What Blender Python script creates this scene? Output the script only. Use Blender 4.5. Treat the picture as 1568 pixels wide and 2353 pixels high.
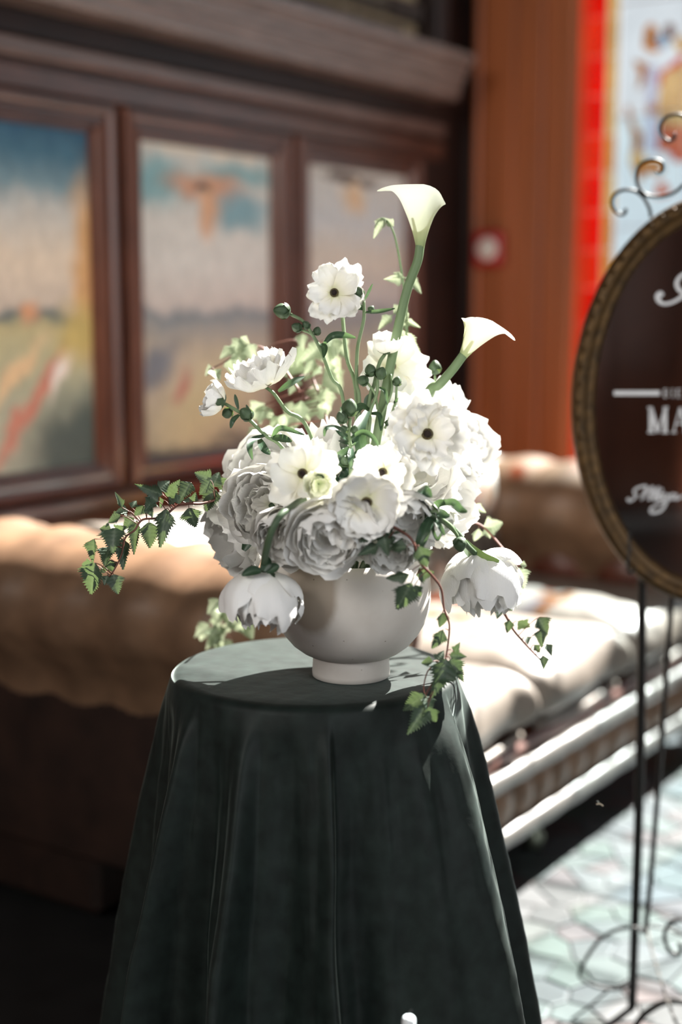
import bpy, math, random
from math import sin, cos, pi, radians as R
from mathutils import Vector as V, Matrix, noise as mnoise

# ------------------------------------------------------------------ camera
sc = bpy.context.scene
for o in list(bpy.data.objects): bpy.data.objects.remove(o)
FPX = 3267.0; PITCH = R(8.3); AZ = R(34.0); CAM = V((0, 0, 1.22))
FWD = V((cos(AZ)*cos(PITCH), sin(AZ)*cos(PITCH), -sin(PITCH)))
RIGHT = V((sin(AZ), -cos(AZ), 0)); UP = RIGHT.cross(FWD)
TOCAM = V((-cos(AZ), -sin(AZ), 0)); ZUP = V((0, 0, 1))
cd = bpy.data.cameras.new('camera'); cam = bpy.data.objects.new('camera', cd)
sc.collection.objects.link(cam); sc.camera = cam
cam.location = CAM; cam.rotation_euler = FWD.to_track_quat('-Z', 'Y').to_euler()
cd.sensor_fit = 'HORIZONTAL'; cd.sensor_width = 24.0; cd.lens = 24.0*FPX/1568.0
cd.clip_start = 0.05; cd.clip_end = 100
cd.dof.use_dof = True; cd.dof.focus_distance = 1.74; cd.dof.aperture_fstop = 1.55

# ------------------------------------------------------------------ light
W = bpy.data.worlds.new('sky'); sc.world = W; W.use_nodes = True
bg = W.node_tree.nodes['Background']; bg.inputs[0].default_value = (0.80, 0.87, 0.92, 1); bg.inputs[1].default_value = 0.95
def lamp(name, kind, loc, direction, energy, color=(1, 1, 1), **kw):
    d = bpy.data.lights.new(name, kind); d.energy = energy; d.color = color
    for k, v in kw.items(): setattr(d, k, v)
    o = bpy.data.objects.new(name, d); sc.collection.objects.link(o); o.location = loc
    o.rotation_euler = V(direction).to_track_quat('-Z', 'Y').to_euler(); return o
SUN_EL = R(46); SUN_AZ = R(7)
lamp('sun', 'SUN', (6, 0, 5), (-cos(SUN_EL)*cos(SUN_AZ), cos(SUN_EL)*sin(SUN_AZ), -sin(SUN_EL)), 50.0, (1, 0.96, 0.90), angle=R(0.6))
# area lamps added as fill: at the unseen right-hand opening, and behind the camera
lamp('right_opening_fill', 'AREA', (-0.1, -2.85, 2.05), (0.28, 1, -0.14), 64.0, (0.95, 0.97, 1.0), shape='RECTANGLE', size=3.0, size_y=2.3)
lamp('rear_fill', 'AREA', (-2.5, 1.15, 2.5), (1, -0.05, -0.28), 125.0, (1.0, 0.97, 0.93), shape='RECTANGLE', size=1.6, size_y=1.8)
sc.view_settings.view_transform = 'Standard'; sc.view_settings.look = 'None'
sc.cycles.diffuse_bounces = 8; sc.view_settings.exposure = 0.0; sc.view_settings.gamma = 1.0; sc.view_settings.use_curve_mapping = False

# ------------------------------------------------------------------ helpers
COL = sc.collection
rnd = random.Random(7)
def at(u, v, d):                                      # a point at image place (u, v), d metres deep
    return CAM + (FWD + RIGHT*((u-784)/FPX) + UP*((1176.5-v)/FPX))*d
def vd(a, b, c):                                      # direction: right, up, towards the camera
    return (RIGHT*a + ZUP*b + TOCAM*c).normalized()
def mesh(name, vs, fs, mat=None, smooth=True, s=None):
    m = bpy.data.meshes.new(name); m.from_pydata([tuple(p) for p in vs], [], fs)
    if mat: m.materials.append(mat)
    if smooth: m.polygons.foreach_set('use_smooth', [True]*len(m.polygons))
    if s is not None:
        a = m.attributes.new('s', 'FLOAT', 'POINT'); a.data.foreach_set('value', s)
    m.update(); return m
def link(name, me, parent=None, mtx=None):
    o = bpy.data.objects.new(name, me); COL.objects.link(o)
    if parent: o.parent = parent
    if mtx is not None: o.matrix_local = mtx
    return o
def tag(o, label=None, cat=None, group=None, kind=None):
    if label: o['label'] = label
    if cat: o['category'] = cat
    if group: o['group'] = group
    if kind: o['kind'] = kind
    return o
def thing(name, label, cat, loc=(0, 0, 0), group=None):
    o = bpy.data.objects.new(name, None); COL.objects.link(o); o.location = loc; o.empty_display_size = 0.03
    return tag(o, label, cat, group)
def rootof(p):
    l = V((0, 0, 0)); q = p
    while q: l += q.location; q = q.parent
    return l
def part(name, vs, fs, mat, parent=None, smooth=True, s=None):      # verts given in world space
    if parent:
        l = rootof(parent); vs = [V(p)-l for p in vs]
    return link(name, mesh(name, vs, fs, mat, smooth, s), parent)
def box(a, b):
    (x0, y0, z0), (x1, y1, z1) = a, b
    return ([V((x, y, z)) for z in (z0, z1) for y in (y0, y1) for x in (x0, x1)],
            [(0, 2, 3, 1), (4, 5, 7, 6), (0, 1, 5, 4), (2, 6, 7, 3), (0, 4, 6, 2), (1, 3, 7, 5)])
def bevbox(a, b, r=0.006):                            # box with chamfered edges
    vs = []; 
    c = [(V(a)+V(b))/2, (V(b)-V(a))/2]
    import itertools
    idx = {}
    for sg in itertools.product((-1, 1), repeat=3):
        for ax in range(3):
            p = [sg[i]*(c[1][i]-(r if i != ax else 0)) for i in range(3)]
            idx[(sg, ax)] = len(vs); vs.append(c[0]+V(p))
    fs = []
    for ax in range(3):
        o1, o2 = (ax+1) % 3, (ax+2) % 3
        for sgn in (-1, 1):
            q = []
            for (p, t) in ((-1, -1), (1, -1), (1, 1), (-1, 1)):
                sg = [0]*3; sg[ax] = sgn; sg[o1] = p; sg[o2] = t; q.append(idx[(tuple(sg), ax)])
            fs.append(q if sgn > 0 else q[::-1])
        for p in (-1, 1):
            for t in (-1, 1):
                s0 = [0]*3; s0[o1] = p; s0[o2] = t
                sa = list(s0); sa[ax] = -1; sb = list(s0); sb[ax] = 1
                fs.append([idx[(tuple(sa), o1)], idx[(tuple(sb), o1)], idx[(tuple(sb), o2)], idx[(tuple(sa), o2)]])
    for sg in itertools.product((-1, 1), repeat=3):
        fs.append([idx[(sg, 0)], idx[(sg, 1)], idx[(sg, 2)]])
    return vs, fs
def join(*parts):
    vs, fs = [], []
    for a, b in parts:
        n = len(vs); vs += list(a); fs += [tuple(i+n for i in f) for f in b]
    return vs, fs
def grid_faces(n, m, wrap_m=False, off=0):
    fs = []
    for i in range(n-1):
        for j in range(m if wrap_m else m-1):
            k = (j+1) % m
            fs.append((off+i*m+j, off+i*m+k, off+(i+1)*m+k, off+(i+1)*m+j))
    return fs
def lathe(profile, n=48, c=(0, 0, 0)):
    c = V(c); vs = []
    for r, z in profile:
        for k in range(n):
            t = 2*pi*k/n; vs.append(c+V((r*cos(t), r*sin(t), z)))
    return vs, grid_faces(len(profile), n, True)
def crom(pts, n=6):
    P = [V(p) for p in pts]
    if len(P) < 3: return [P[0].lerp(P[-1], i/n) for i in range(n+1)]
    P = [2*P[0]-P[1]] + P + [2*P[-1]-P[-2]]; out = []
    for i in range(1, len(P)-2):
        a, b, c, d = P[i-1:i+3]
        for k in range(n):
            t = k/n
            out.append(0.5*((2*b)+(c-a)*t+(2*a-5*b+4*c-d)*t*t+(3*b-a-3*c+d)*t**3))
    out.append(P[-2]); return out
def tube(pts, r, n=8, r1=None, sm=6, closed=False, cap=True):
    p = crom(pts, sm) if sm else [V(q) for q in pts]
    m = len(p); vs = []; ref = None
    for i, q in enumerate(p):
        if closed: t = p[(i+1) % m]-p[i-1]
        else: t = p[min(i+1, m-1)]-p[max(i-1, 0)]
        t.normalize()
        if ref is None: ref = t.orthogonal()
        ref = (ref-t*ref.dot(t)).normalized(); b = t.cross(ref)
        f = i/(m-1); rr = r if r1 is None else (r(f) if callable(r) else r+(r1-r)*f)
        for k in range(n):
            a = 2*pi*k/n; vs.append(q+(ref*cos(a)+b*sin(a))*rr)
    fs = grid_faces(m, n, True)
    if closed: fs += [((m-1)*n+j, (m-1)*n+(j+1) % n, (j+1) % n, j) for j in range(n)]
    elif cap: fs += [tuple(range(n))[::-1], tuple((m-1)*n+j for j in range(n))]
    return vs, fs
def basis(zdir, spin=0.0, xhint=None):
    z = V(zdir).normalized(); x = V(xhint) if xhint is not None else z.orthogonal()
    x = (x-z*x.dot(z))
    if x.length < 1e-5: x = z.orthogonal()
    x.normalize(); y = z.cross(x)
    return Matrix((x, y, z)).transposed() @ Matrix.Rotation(spin, 3, 'Z')
def frame_at(loc, rot3, scale=1.0):
    return Matrix.Translation(loc) @ rot3.to_4x4() @ (Matrix.Diagonal((*scale, 1)) if hasattr(scale, '__len__') else Matrix.Scale(scale, 4))

# ------------------------------------------------------------------ materials
def nt(name):
    m = bpy.data.materials.new(name); m.use_nodes = True
    return m, m.node_tree.nodes, m.node_tree.links, m.node_tree.nodes['Principled BSDF']
def N(nodes, typ, **kw):
    n = nodes.new(typ)
    for k, v in kw.items(): setattr(n, k, v)
    return n
def ramp(nodes, stops):
    n = nodes.new('ShaderNodeValToRGB'); e = n.color_ramp.elements
    while len(e) < len(stops): e.new(0.5)
    for el, (p, c) in zip(e, stops): el.position = p; el.color = (*c, 1)
    return n
def flat(name, col, rough=0.5, metal=0.0, var=0.12, scale=30.0, bump=0.0, spec=0.5, coat=0.0, coat_rough=0.2, stretch=(1, 1, 1), sheen=0.0, sheen_tint=(1, 1, 1), sheen_rough=0.3):
    m, nd, lk, b = nt(name)
    tc = N(nd, 'ShaderNodeTexCoord'); mp = N(nd, 'ShaderNodeMapping'); mp.inputs['Scale'].default_value = stretch
    nz = N(nd, 'ShaderNodeTexNoise'); nz.inputs['Scale'].default_value = scale; nz.inputs['Detail'].default_value = 5
    lk.new(tc.outputs['Object'], mp.inputs[0]); lk.new(mp.outputs[0], nz.inputs[0])
    rp = ramp(nd, [(0.3, [c*(1-var) for c in col]), (0.7, [min(1, c*(1+var)) for c in col])])
    lk.new(nz.outputs[0], rp.inputs[0]); lk.new(rp.outputs[0], b.inputs['Base Color'])
    b.inputs['Roughness'].default_value = rough; b.inputs['Metallic'].default_value = metal
    b.inputs['Specular IOR Level'].default_value = spec; b.inputs['Coat Weight'].default_value = coat; b.inputs['Coat Roughness'].default_value = coat_rough
    b.inputs['Sheen Weight'].default_value = sheen; b.inputs['Sheen Roughness'].default_value = sheen_rough; b.inputs['Sheen Tint'].default_value = (*sheen_tint, 1)
    if bump:
        bp = N(nd, 'ShaderNodeBump'); bp.inputs['Strength'].default_value = bump; bp.inputs['Distance'].default_value = 0.004
        lk.new(nz.outputs[0], bp.inputs['Height']); lk.new(bp.outputs[0], b.inputs['Normal'])
    return m
def petal_mat(name, base, mid, tip, trans=0.07, tcol=(0.95, 0.93, 0.82)):
    m, nd, lk, b = nt(name)
    at_ = N(nd, 'ShaderNodeAttribute', attribute_name='s')
    rp = ramp(nd, [(0.0, base), (0.28, mid), (0.6, tip)]); lk.new(at_.outputs['Fac'], rp.inputs[0])
    lk.new(rp.outputs[0], b.inputs['Base Color']); b.inputs['Roughness'].default_value = 0.6; b.inputs['Specular IOR Level'].default_value = 0.25
    tc = N(nd, 'ShaderNodeTexCoord'); wv = N(nd, 'ShaderNodeTexWave'); wv.inputs['Scale'].default_value = 9; wv.inputs['Distortion'].default_value = 4; wv.bands_direction = 'Y'
    lk.new(tc.outputs['Object'], wv.inputs[0])
    bp = N(nd, 'ShaderNodeBump'); bp.inputs['Strength'].default_value = 0.12; bp.inputs['Distance'].default_value = 0.05
    lk.new(wv.outputs['Fac'], bp.inputs['Height']); lk.new(bp.outputs[0], b.inputs['Normal'])
    tr = N(nd, 'ShaderNodeBsdfTranslucent'); tr.inputs[0].default_value = (*tcol, 1)
    mx = N(nd, 'ShaderNodeMixShader'); mx.inputs[0].default_value = trans
    lk.new(b.outputs[0], mx.inputs[1]); lk.new(tr.outputs[0], mx.inputs[2])
    lk.new(mx.outputs[0], nd['Material Output'].inputs[0]); return m
def leaf_mat(name, col, vein, trans=0.25, tcol=(0.35, 0.5, 0.12), rough=0.5):
    m, nd, lk, b = nt(name)
    at_ = N(nd, 'ShaderNodeAttribute', attribute_name='s')
    rp = ramp(nd, [(0.0, vein), (0.16, col), (1.0, [c*0.85 for c in col])]); lk.new(at_.outputs['Fac'], rp.inputs[0])
    lk.new(rp.outputs[0], b.inputs['Base Color']); b.inputs['Roughness'].default_value = rough; b.inputs['Specular IOR Level'].default_value = 0.35
    tr = N(nd, 'ShaderNodeBsdfTranslucent'); tr.inputs[0].default_value = (*tcol, 1)
    mx = N(nd, 'ShaderNodeMixShader'); mx.inputs[0].default_value = trans
    lk.new(b.outputs[0], mx.inputs[1]); lk.new(tr.outputs[0], mx.inputs[2])
    lk.new(mx.outputs[0], nd['Material Output'].inputs[0]); return m
def glass_mat(name, col, var=0.12, scale=8.0, milky=0.0):
    m, nd, lk, b = nt(name); nd.remove(b)
    tc = N(nd, 'ShaderNodeTexCoord'); nz = N(nd, 'ShaderNodeTexNoise'); nz.inputs['Scale'].default_value = scale
    lk.new(tc.outputs['Object'], nz.inputs[0])
    rp = ramp(nd, [(0.3, [c*(1-var) for c in col]), (0.7, [min(1, c*(1+var)) for c in col])]); lk.new(nz.outputs[0], rp.inputs[0])
    t = N(nd, 'ShaderNodeBsdfTransparent'); lk.new(rp.outputs[0], t.inputs[0])
    g = N(nd, 'ShaderNodeBsdfGlossy'); g.inputs['Roughness'].default_value = 0.15; g.inputs[0].default_value = (0.8, 0.8, 0.8, 1)
    mx = N(nd, 'ShaderNodeMixShader'); mx.inputs[0].default_value = 0.04
    lk.new(t.outputs[0], mx.inputs[1]); lk.new(g.outputs[0], mx.inputs[2]); lk.new(mx.outputs[0], nd['Material Output'].inputs[0]); return m

WOOD = flat('dark_mahogany', (0.085, 0.031, 0.020), 0.34, var=0.45, scale=6, stretch=(1.5, 6, 14), coat=0.5, coat_rough=0.25)
WOODV = flat('mahogany_vertical', (0.15, 0.052, 0.029), 0.33, var=0.45, scale=7, stretch=(8, 8, 0.7), coat=0.25, coat_rough=0.2)
WOODP = flat('pilaster_wood', (0.34, 0.098, 0.030), 0.42, var=0.22, scale=3, stretch=(4, 6, 0.3), coat=0.1, coat_rough=0.3)
WOODD = flat('dark_wood_and_shade', (0.018, 0.007, 0.005), 0.5, var=0.3, scale=6)  # dark wood; also holds the shade of the corner and under the cornice
PLASTER = flat('dim_ceiling_plaster', (0.10, 0.075, 0.06), 0.9, var=0.1)
VELVET = flat('green_velvet', (0.0085, 0.0140, 0.0120), 0.55, var=0.35, scale=45, bump=0.12, spec=0.20, sheen=1.0, sheen_tint=(0.78, 0.93, 0.87), sheen_rough=0.22)
LEATHER = flat('tan_leather', (0.165, 0.095, 0.055), 0.42, var=0.3, scale=14, bump=0.08, spec=0.5, coat=0.15, coat_rough=0.35)
LEATHERO = flat('shaded_leather', (0.020, 0.009, 0.0055), 0.5, var=0.4, scale=12, bump=0.08)  # darker copy of the leather, shade put into its colour
LEATHERR = flat('glare_grey_leather', (0.07, 0.065, 0.057), 0.38, var=0.25, scale=12, bump=0.06, coat=0.4, coat_rough=0.3)  # sky glare on the front rails put into the colour
LEATHERD = flat('red_brown_leather', (0.10, 0.028, 0.015), 0.4, var=0.35, scale=14, bump=0.08, coat=0.15, coat_rough=0.3)
LEATHERC = flat('sunlit_leather', (0.18, 0.155, 0.13), 0.42, var=0.2, scale=12, bump=0.06, coat=0.2, coat_rough=0.35)  # paler copy of the leather, sun glare on seat and back put in
IRON = flat('black_iron', (0.012, 0.011, 0.010), 0.45, metal=0.3, var=0.3)
BRASS = flat('old_gilt', (0.075, 0.040, 0.012), 0.45, metal=0.6, var=0.5, scale=60, bump=0.3)
CERAMIC = None
STEM = leaf_mat('stem_green', (0.16, 0.23, 0.12), (0.16, 0.23, 0.12), 0.1)
STEMD = leaf_mat('stem_dark_green', (0.075, 0.12, 0.065), (0.075, 0.12, 0.065), 0.05)
STEMR = flat('red_brown_twig', (0.13, 0.045, 0.03), 0.5, var=0.3)
PETAL = petal_mat('petal_white', (0.70, 0.74, 0.52), (0.89, 0.88, 0.82), (0.89, 0.885, 0.87))
PETALR = petal_mat('petal_ranunculus', (0.66, 0.66, 0.36), (0.87, 0.84, 0.72), (0.89, 0.885, 0.86), 0.07)
PETALG = petal_mat('petal_greenish', (0.42, 0.52, 0.25), (0.70, 0.75, 0.50), (0.86, 0.87, 0.74), 0.10)
CALLA = petal_mat('calla_spathe', (0.16, 0.24, 0.08), (0.46, 0.49, 0.28), (0.60, 0.60, 0.47), 0.06)
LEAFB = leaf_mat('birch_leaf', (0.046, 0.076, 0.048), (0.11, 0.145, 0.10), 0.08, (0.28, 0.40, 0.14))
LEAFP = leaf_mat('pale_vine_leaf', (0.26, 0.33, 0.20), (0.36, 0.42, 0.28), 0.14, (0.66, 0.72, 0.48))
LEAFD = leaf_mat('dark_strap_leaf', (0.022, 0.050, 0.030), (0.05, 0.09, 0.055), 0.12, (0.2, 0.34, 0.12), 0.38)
BUDM = leaf_mat('bud_green', (0.050, 0.085, 0.045), (0.09, 0.14, 0.07), 0.08)
STAMEN = flat('dark_stamen', (0.020, 0.008, 0.005), 0.6, var=0.6, scale=300, bump=0.6)
STAMENY = flat('olive_disc', (0.10, 0.075, 0.02), 0.6, var=0.4, scale=200)
WAX = flat('white_wax', (0.72, 0.75, 0.76), 0.4, var=0.04)

# ================================================================== the room
XW, YW = 4.3, 2.4                                      # window wall and panelled wall
X0, Y0, ZC = -2.6, -3.0, 6.5
def struct(name, geo, mat, parent=None, smooth=False):
    o = part(name, geo[0], geo[1], mat, parent, smooth)
    if not parent: o['kind'] = 'structure'
    return o
FLOORM = flat('dark_floor_bed', (0.012, 0.012, 0.012), 0.5, var=0.3, scale=12)
floor = struct('floor', box((X0, Y0, -0.06), (XW+0.2, YW+0.2, -0.004)), FLOORM)
struct('ceiling', box((X0, Y0, ZC), (XW+0.2, YW+0.2, ZC+0.1)), PLASTER)
struct('wall_back', box((X0-0.1, Y0, 0), (X0, YW, ZC)), WOODD)
# boards on the wall behind the camera
wb = bpy.data.objects['wall_back']
bme = None
for i in range(13):
    y = Y0+0.22+i*0.42
    if y > YW-0.2: break
    part('panel_board', *bevbox((X0, y-0.19, 0.1), (X0+0.03, y+0.19, 2.9), 0.008), WOODV, wb, False)
# right-hand wall with an opening beside the added fill lamp
struct('wall_right', join(box((X0, Y0-0.1, 0), (-1.7, Y0, ZC)), box((1.5, Y0-0.1, 0), (XW+0.2, Y0, ZC)),
                          box((-1.7, Y0-0.1, 0), (1.5, Y0, 0.85)), box((-1.7, Y0-0.1, 3.25), (1.5, Y0, ZC))), WOOD)

# panelled wall on the left
wl = struct('wall_left', box((X0, YW, 0), (XW+0.2, YW+0.15, ZC)), WOOD)
def band(z0, z1, out, x0=X0, x1=4.13, name='moulding', m=WOOD):
    return part(name, *bevbox((x0, YW-out, z0), (x1, YW+0.002, z1), 0.008), m, wl, False)
band(1.685, 1.745, 0.022); band(1.757, 1.80, 0.030, m=flat('highlit_band_wood', (0.14, 0.085, 0.07), 0.36, var=0.4, scale=6, stretch=(1.2, 8, 18), coat=0.4)); band(1.80, 1.866, 0.010, m=WOODD)  # grey highlight put into second band, cornice shade into last band's colour
CORN = flat('highlit_cornice_wood', (0.20, 0.145, 0.125), 0.36, var=0.4, scale=6, stretch=(1.2, 8, 18), coat=0.3, coat_rough=0.3)  # grey highlight of the fascia put into the wood colour
# cornice, a stepped profile
def prof_x(name, prof, x0, x1, m, parent):            # prof: (outward, z)
    vs = [V((x, YW-o, z)) for x in (x0, x1) for o, z in prof]; n = len(prof)
    fs = [(i, i+1, n+i+1, n+i) for i in range(n-1)] + [tuple(range(n)), tuple(range(2*n-1, n-1, -1))]
    return part(name, vs, fs, m, parent, False)
prof_x('cornice', [(0, 1.862), (0.105, 1.862), (0.112, 1.872), (0.118, 1.895), (0.124, 1.90), (0.126, 1.918), (0.138, 1.922), (0.142, 1.945), (0.15, 1.95), (0.155, 1.962), (0.17, 1.968), (0.172, 1.992), (0, 1.998)], X0, 4.06, CORN, wl)
band(0.735, 0.768, 0.055); band(0.69, 0.735, 0.03)
band(0.30, 0.66, 0.012); band(0.0, 0.16, 0.03)
# brick infill above the cornice, beside a post darkened to hold corner shade
MORTAR = flat('pale_mortar', (0.46, 0.34, 0.21), 0.9, var=0.2, scale=40, bump=0.3)
BRICKM = [flat('brown_brick', (0.060, 0.042, 0.034), 0.85, var=0.4, scale=40, bump=0.4), flat('grey_brick', (0.10, 0.075, 0.055), 0.85, var=0.4, scale=40, bump=0.4)]
part('brick_infill_bed', *box((2.9, YW-0.03, 1.99), (3.93, YW, 2.6)), MORTAR, wl, False)
bmesh_ = [mesh('brick', *bevbox((-0.088, -0.016, -0.029), (0.088, 0.016, 0.029), 0.007), bm_, False) for bm_ in BRICKM]
for r_ in range(7):
    for c_ in range(6):
        x = 2.95 + c_*0.2 + (0.1 if r_ % 2 else 0) + rnd.uniform(-.008, .008); z = 2.03 + r_*0.078
        if 3.0 < x < 3.85: link('brick', bmesh_[rnd.random() < .35], wl, Matrix.Translation((x, YW-0.036+rnd.uniform(-.004, .003), z)))
part('corner_shade_post', *bevbox((3.95, YW-0.10, 1.99), (4.02, YW, ZC), 0.01), WOODD, wl, False)
part('corner_shade_sheet', *box((3.985, YW-0.012, 0.7), (4.3, YW, 1.87)), WOODD, wl, False)  # near-black sheets stand in for the shaded corner
part('corner_shade_sheet', *box((4.02, YW-0.012, 1.99), (4.3, YW, ZC)), WOODD, wl, False)

# the painted pictures in moulded frames
def paint(name, stops, blobs, seed):
    m, nd, lk, b = nt(name); b.inputs['Roughness'].default_value = 0.55; b.inputs['Specular IOR Level'].default_value = 0.3
    at_ = N(nd, 'ShaderNodeTexCoord'); uv = N(nd, 'ShaderNodeSeparateXYZ')
    mp = N(nd, 'ShaderNodeMapping'); mp.inputs['Location'].default_value = (seed, seed*2.3, 0)
    nz = N(nd, 'ShaderNodeTexNoise'); nz.inputs['Scale'].default_value = 7; nz.inputs['Detail'].default_value = 6
    lk.new(at_.outputs['Generated'], mp.inputs[0]); lk.new(mp.outputs[0], nz.inputs[0])
    ad = N(nd, 'ShaderNodeVectorMath', operation='MULTIPLY_ADD'); ad.inputs[1].default_value = (0.20, 0, 0.13)
    sb = N(nd, 'ShaderNodeVectorMath', operation='SUBTRACT'); sb.inputs[1].default_value = (0.5, 0.5, 0.5)
    lk.new(nz.outputs['Color'], sb.inputs[0]); lk.new(sb.outputs[0], ad.inputs[0]); lk.new(at_.outputs['Generated'], ad.inputs[2])
    lk.new(ad.outputs[0], uv.inputs[0])
    rp = ramp(nd, stops); lk.new(uv.outputs[2], rp.inputs[0]); cur = rp.outputs[0]
    for (x, z, rx, rz, ang, col, soft) in blobs:
        mq = N(nd, 'ShaderNodeMapping', vector_type='TEXTURE'); mq.inputs['Location'].default_value = (x, 0, z)
        mq.inputs['Rotation'].default_value = (0, -R(ang), 0); mq.inputs['Scale'].default_value = (rx, 1e3, rz)
        lk.new(ad.outputs[0], mq.inputs[0])
        ln = N(nd, 'ShaderNodeVectorMath', operation='LENGTH'); lk.new(mq.outputs[0], ln.inputs[0])
        mr = N(nd, 'ShaderNodeMapRange', interpolation_type='SMOOTHSTEP'); mr.inputs[1].default_value = 1-soft; mr.inputs[2].default_value = 1+soft; mr.inputs[3].default_value = 1; mr.inputs[4].default_value = 0
        lk.new(ln.outputs['Value'], mr.inputs[0])
        mx = N(nd, 'ShaderNodeMixRGB'); mx.inputs[2].default_value = (*col, 1); lk.new(mr.outputs[0], mx.inputs[0]); lk.new(cur, mx.inputs[1]); cur = mx.outputs[0]
    n2 = N(nd, 'ShaderNodeTexNoise'); n2.inputs['Scale'].default_value = 22; n2.inputs['Detail'].default_value = 4; lk.new(mp.outputs[0], n2.inputs[0])
    r2 = ramp(nd, [(0.3, (0.82, 0.82, 0.82)), (0.7, (1, 1, 1))]); lk.new(n2.outputs[0], r2.inputs[0])
    mm = N(nd, 'ShaderNodeMixRGB', blend_type='MULTIPLY'); mm.inputs[0].default_value = 1; lk.new(cur, mm.inputs[1]); lk.new(r2.outputs[0], mm.inputs[2])
    hs = N(nd, 'ShaderNodeHueSaturation'); hs.inputs['Saturation'].default_value = .82; hs.inputs['Value'].default_value = 1.9; lk.new(mm.outputs[0], hs.inputs['Color'])
    lk.new(hs.outputs[0], b.inputs['Base Color']); return m
TEAL = (0.03, 0.16, 0.24); SKYG = (0.42, 0.40, 0.36); PEACH = (0.55, 0.40, 0.28)
P1 = paint('landscape_with_blue_sky', [(0.0, (0.30, 0.32, 0.24)), (0.2, (0.31, 0.32, 0.22)), (0.36, (0.36, 0.33, 0.17)), (0.42, (0.38, 0.32, 0.14)), (0.45, (0.10, 0.13, 0.13)), (0.475, (0.45, 0.36, 0.28)), (0.62, (0.55, 0.43, 0.31)), (0.76, (0.40, 0.38, 0.34)), (0.83, (0.12, 0.20, 0.23)), (0.92, (0.025, 0.10, 0.15)), (1.0, (0.006, 0.06, 0.12))],
   [(0.93, 0.05, .34, .16, 0, (0.06, 0.08, 0.07), .5), (0.66, 0.24, .34, .028, 38, (0.42, 0.12, 0.06), .6), (0.80, 0.30, .10, .03, 50, (0.62, 0.52, 0.46), .6), (0.55, 0.30, .16, .03, 30, (0.55, 0.36, 0.16), .6), (0.98, 0.58, .10, .25, 0, (0.50, 0.24, 0.05), .6), (0.62, .46, .05, .03, 0, (0.5, 0.2, 0.06), .7), (0.90, 0.40, .12, .08, 0, (0.42, 0.30, 0.05), .7)], 1.3)
P2 = paint('landscape_with_red_cross_cloud', [(0.0, (0.30, 0.26, 0.17)), (0.03, (0.10, 0.10, 0.08)), (0.05, (0.36, 0.31, 0.2)), (0.25, (0.44, 0.35, 0.25)), (0.34, (0.38, 0.31, 0.23)), (0.42, (0.26, 0.25, 0.24)), (0.455, (0.17, 0.19, 0.21)), (0.49, (0.47, 0.40, 0.36)), (0.62, (0.50, 0.47, 0.43)), (0.97, (0.45, 0.43, 0.38))],
   [(0.15, 0.87, .2, .07, 0, (0.14, 0.30, 0.32), .6), (0.72, 0.80, .24, .06, 0, (0.14, 0.27, 0.31), .6), (0.75, .92, .3, .035, 0, (0.16, 0.30, 0.31), .6), (0.48, 0.87, .25, .045, 0, (0.42, 0.18, 0.08), .6), (0.50, 0.79, .075, .085, 0, (0.50, 0.24, 0.10), .6), (0.45, .865, .06, .018, 0, (0.05, 0.05, 0.05), .6), (0.48, 0.16, .30, .12, 10, (0.50, 0.41, 0.20), .7), (0.12, 0.29, .16, .05, 20, (0.16, 0.17, 0.20), .7), (0.28, 0.22, .07, .03, 40, (0.42, 0.13, 0.08), .7), (0.5, 1.0, .6, .03, 0, (0.50, 0.44, 0.34), .4)], 4.1)
P3 = paint('landscape_with_grey_sky', [(0.0, (0.34, 0.30, 0.2)), (0.30, (0.42, 0.37, 0.24)), (0.44, (0.24, 0.24, 0.25)), (0.50, (0.42, 0.38, 0.36)), (0.66, (0.50, 0.43, 0.35)), (0.8, (0.42, 0.43, 0.43)), (1.0, (0.46, 0.43, 0.37))],
   [(0.44, 0.955, .26, .018, 0, (0.07, 0.04, 0.03), .5), (0.46, 0.88, .10, .06, 0, (0.52, 0.33, 0.16), .6)], 7.7)
FPROF = [(0.0, 0.0), (0.0, 0.028), (0.008, 0.038), (0.020, 0.040), (0.028, 0.034), (0.030, 0.026), (0.040, 0.026), (0.044, 0.031), (0.053, 0.029), (0.058, 0.016), (0.068, 0.014), (0.070, 0.004)]
def picture(cx0, cx1, label, pm):
    z0, z1 = 0.845, 1.615; t = thing('framed_painting', label, 'painting', (cx0, YW, z0), 'landscape paintings in mahogany frames')
    part('canvas', *box((cx0-.01, YW-0.006, z0-.01), (cx1+.01, YW-0.001, z1+.01)), pm, t, False)
    w = 0.07; ox0, ox1, oz0, oz1 = cx0-w, cx1+w, z0-w, z1+w
    cs = [(ox0, oz0, 1, 1), (ox1, oz0, -1, 1), (ox1, oz1, -1, -1), (ox0, oz1, 1, -1)]
    for i in range(4):
        a, b = cs[i], cs[(i+1) % 4]; n = len(FPROF)
        vs = [V((q[0]+q[2]*d, YW-0.001-h, q[1]+q[3]*d)) for q in (a, b) for d, h in FPROF]
        part('frame_rail', vs, [(k, k+1, n+k+1, n+k) for k in range(n-1)], WOODV if i % 2 else WOOD, t, False)
picture(1.958, 2.49, 'painting with a deep blue sky in a mahogany frame, leftmost on the wall', P1)
picture(2.665, 3.198, 'middle framed painting with an orange and teal patch near its top', P2)
picture(3.372, 3.905, 'framed painting with a grey sky and dark top stroke, partly behind the tall calla lily', P3)

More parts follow.
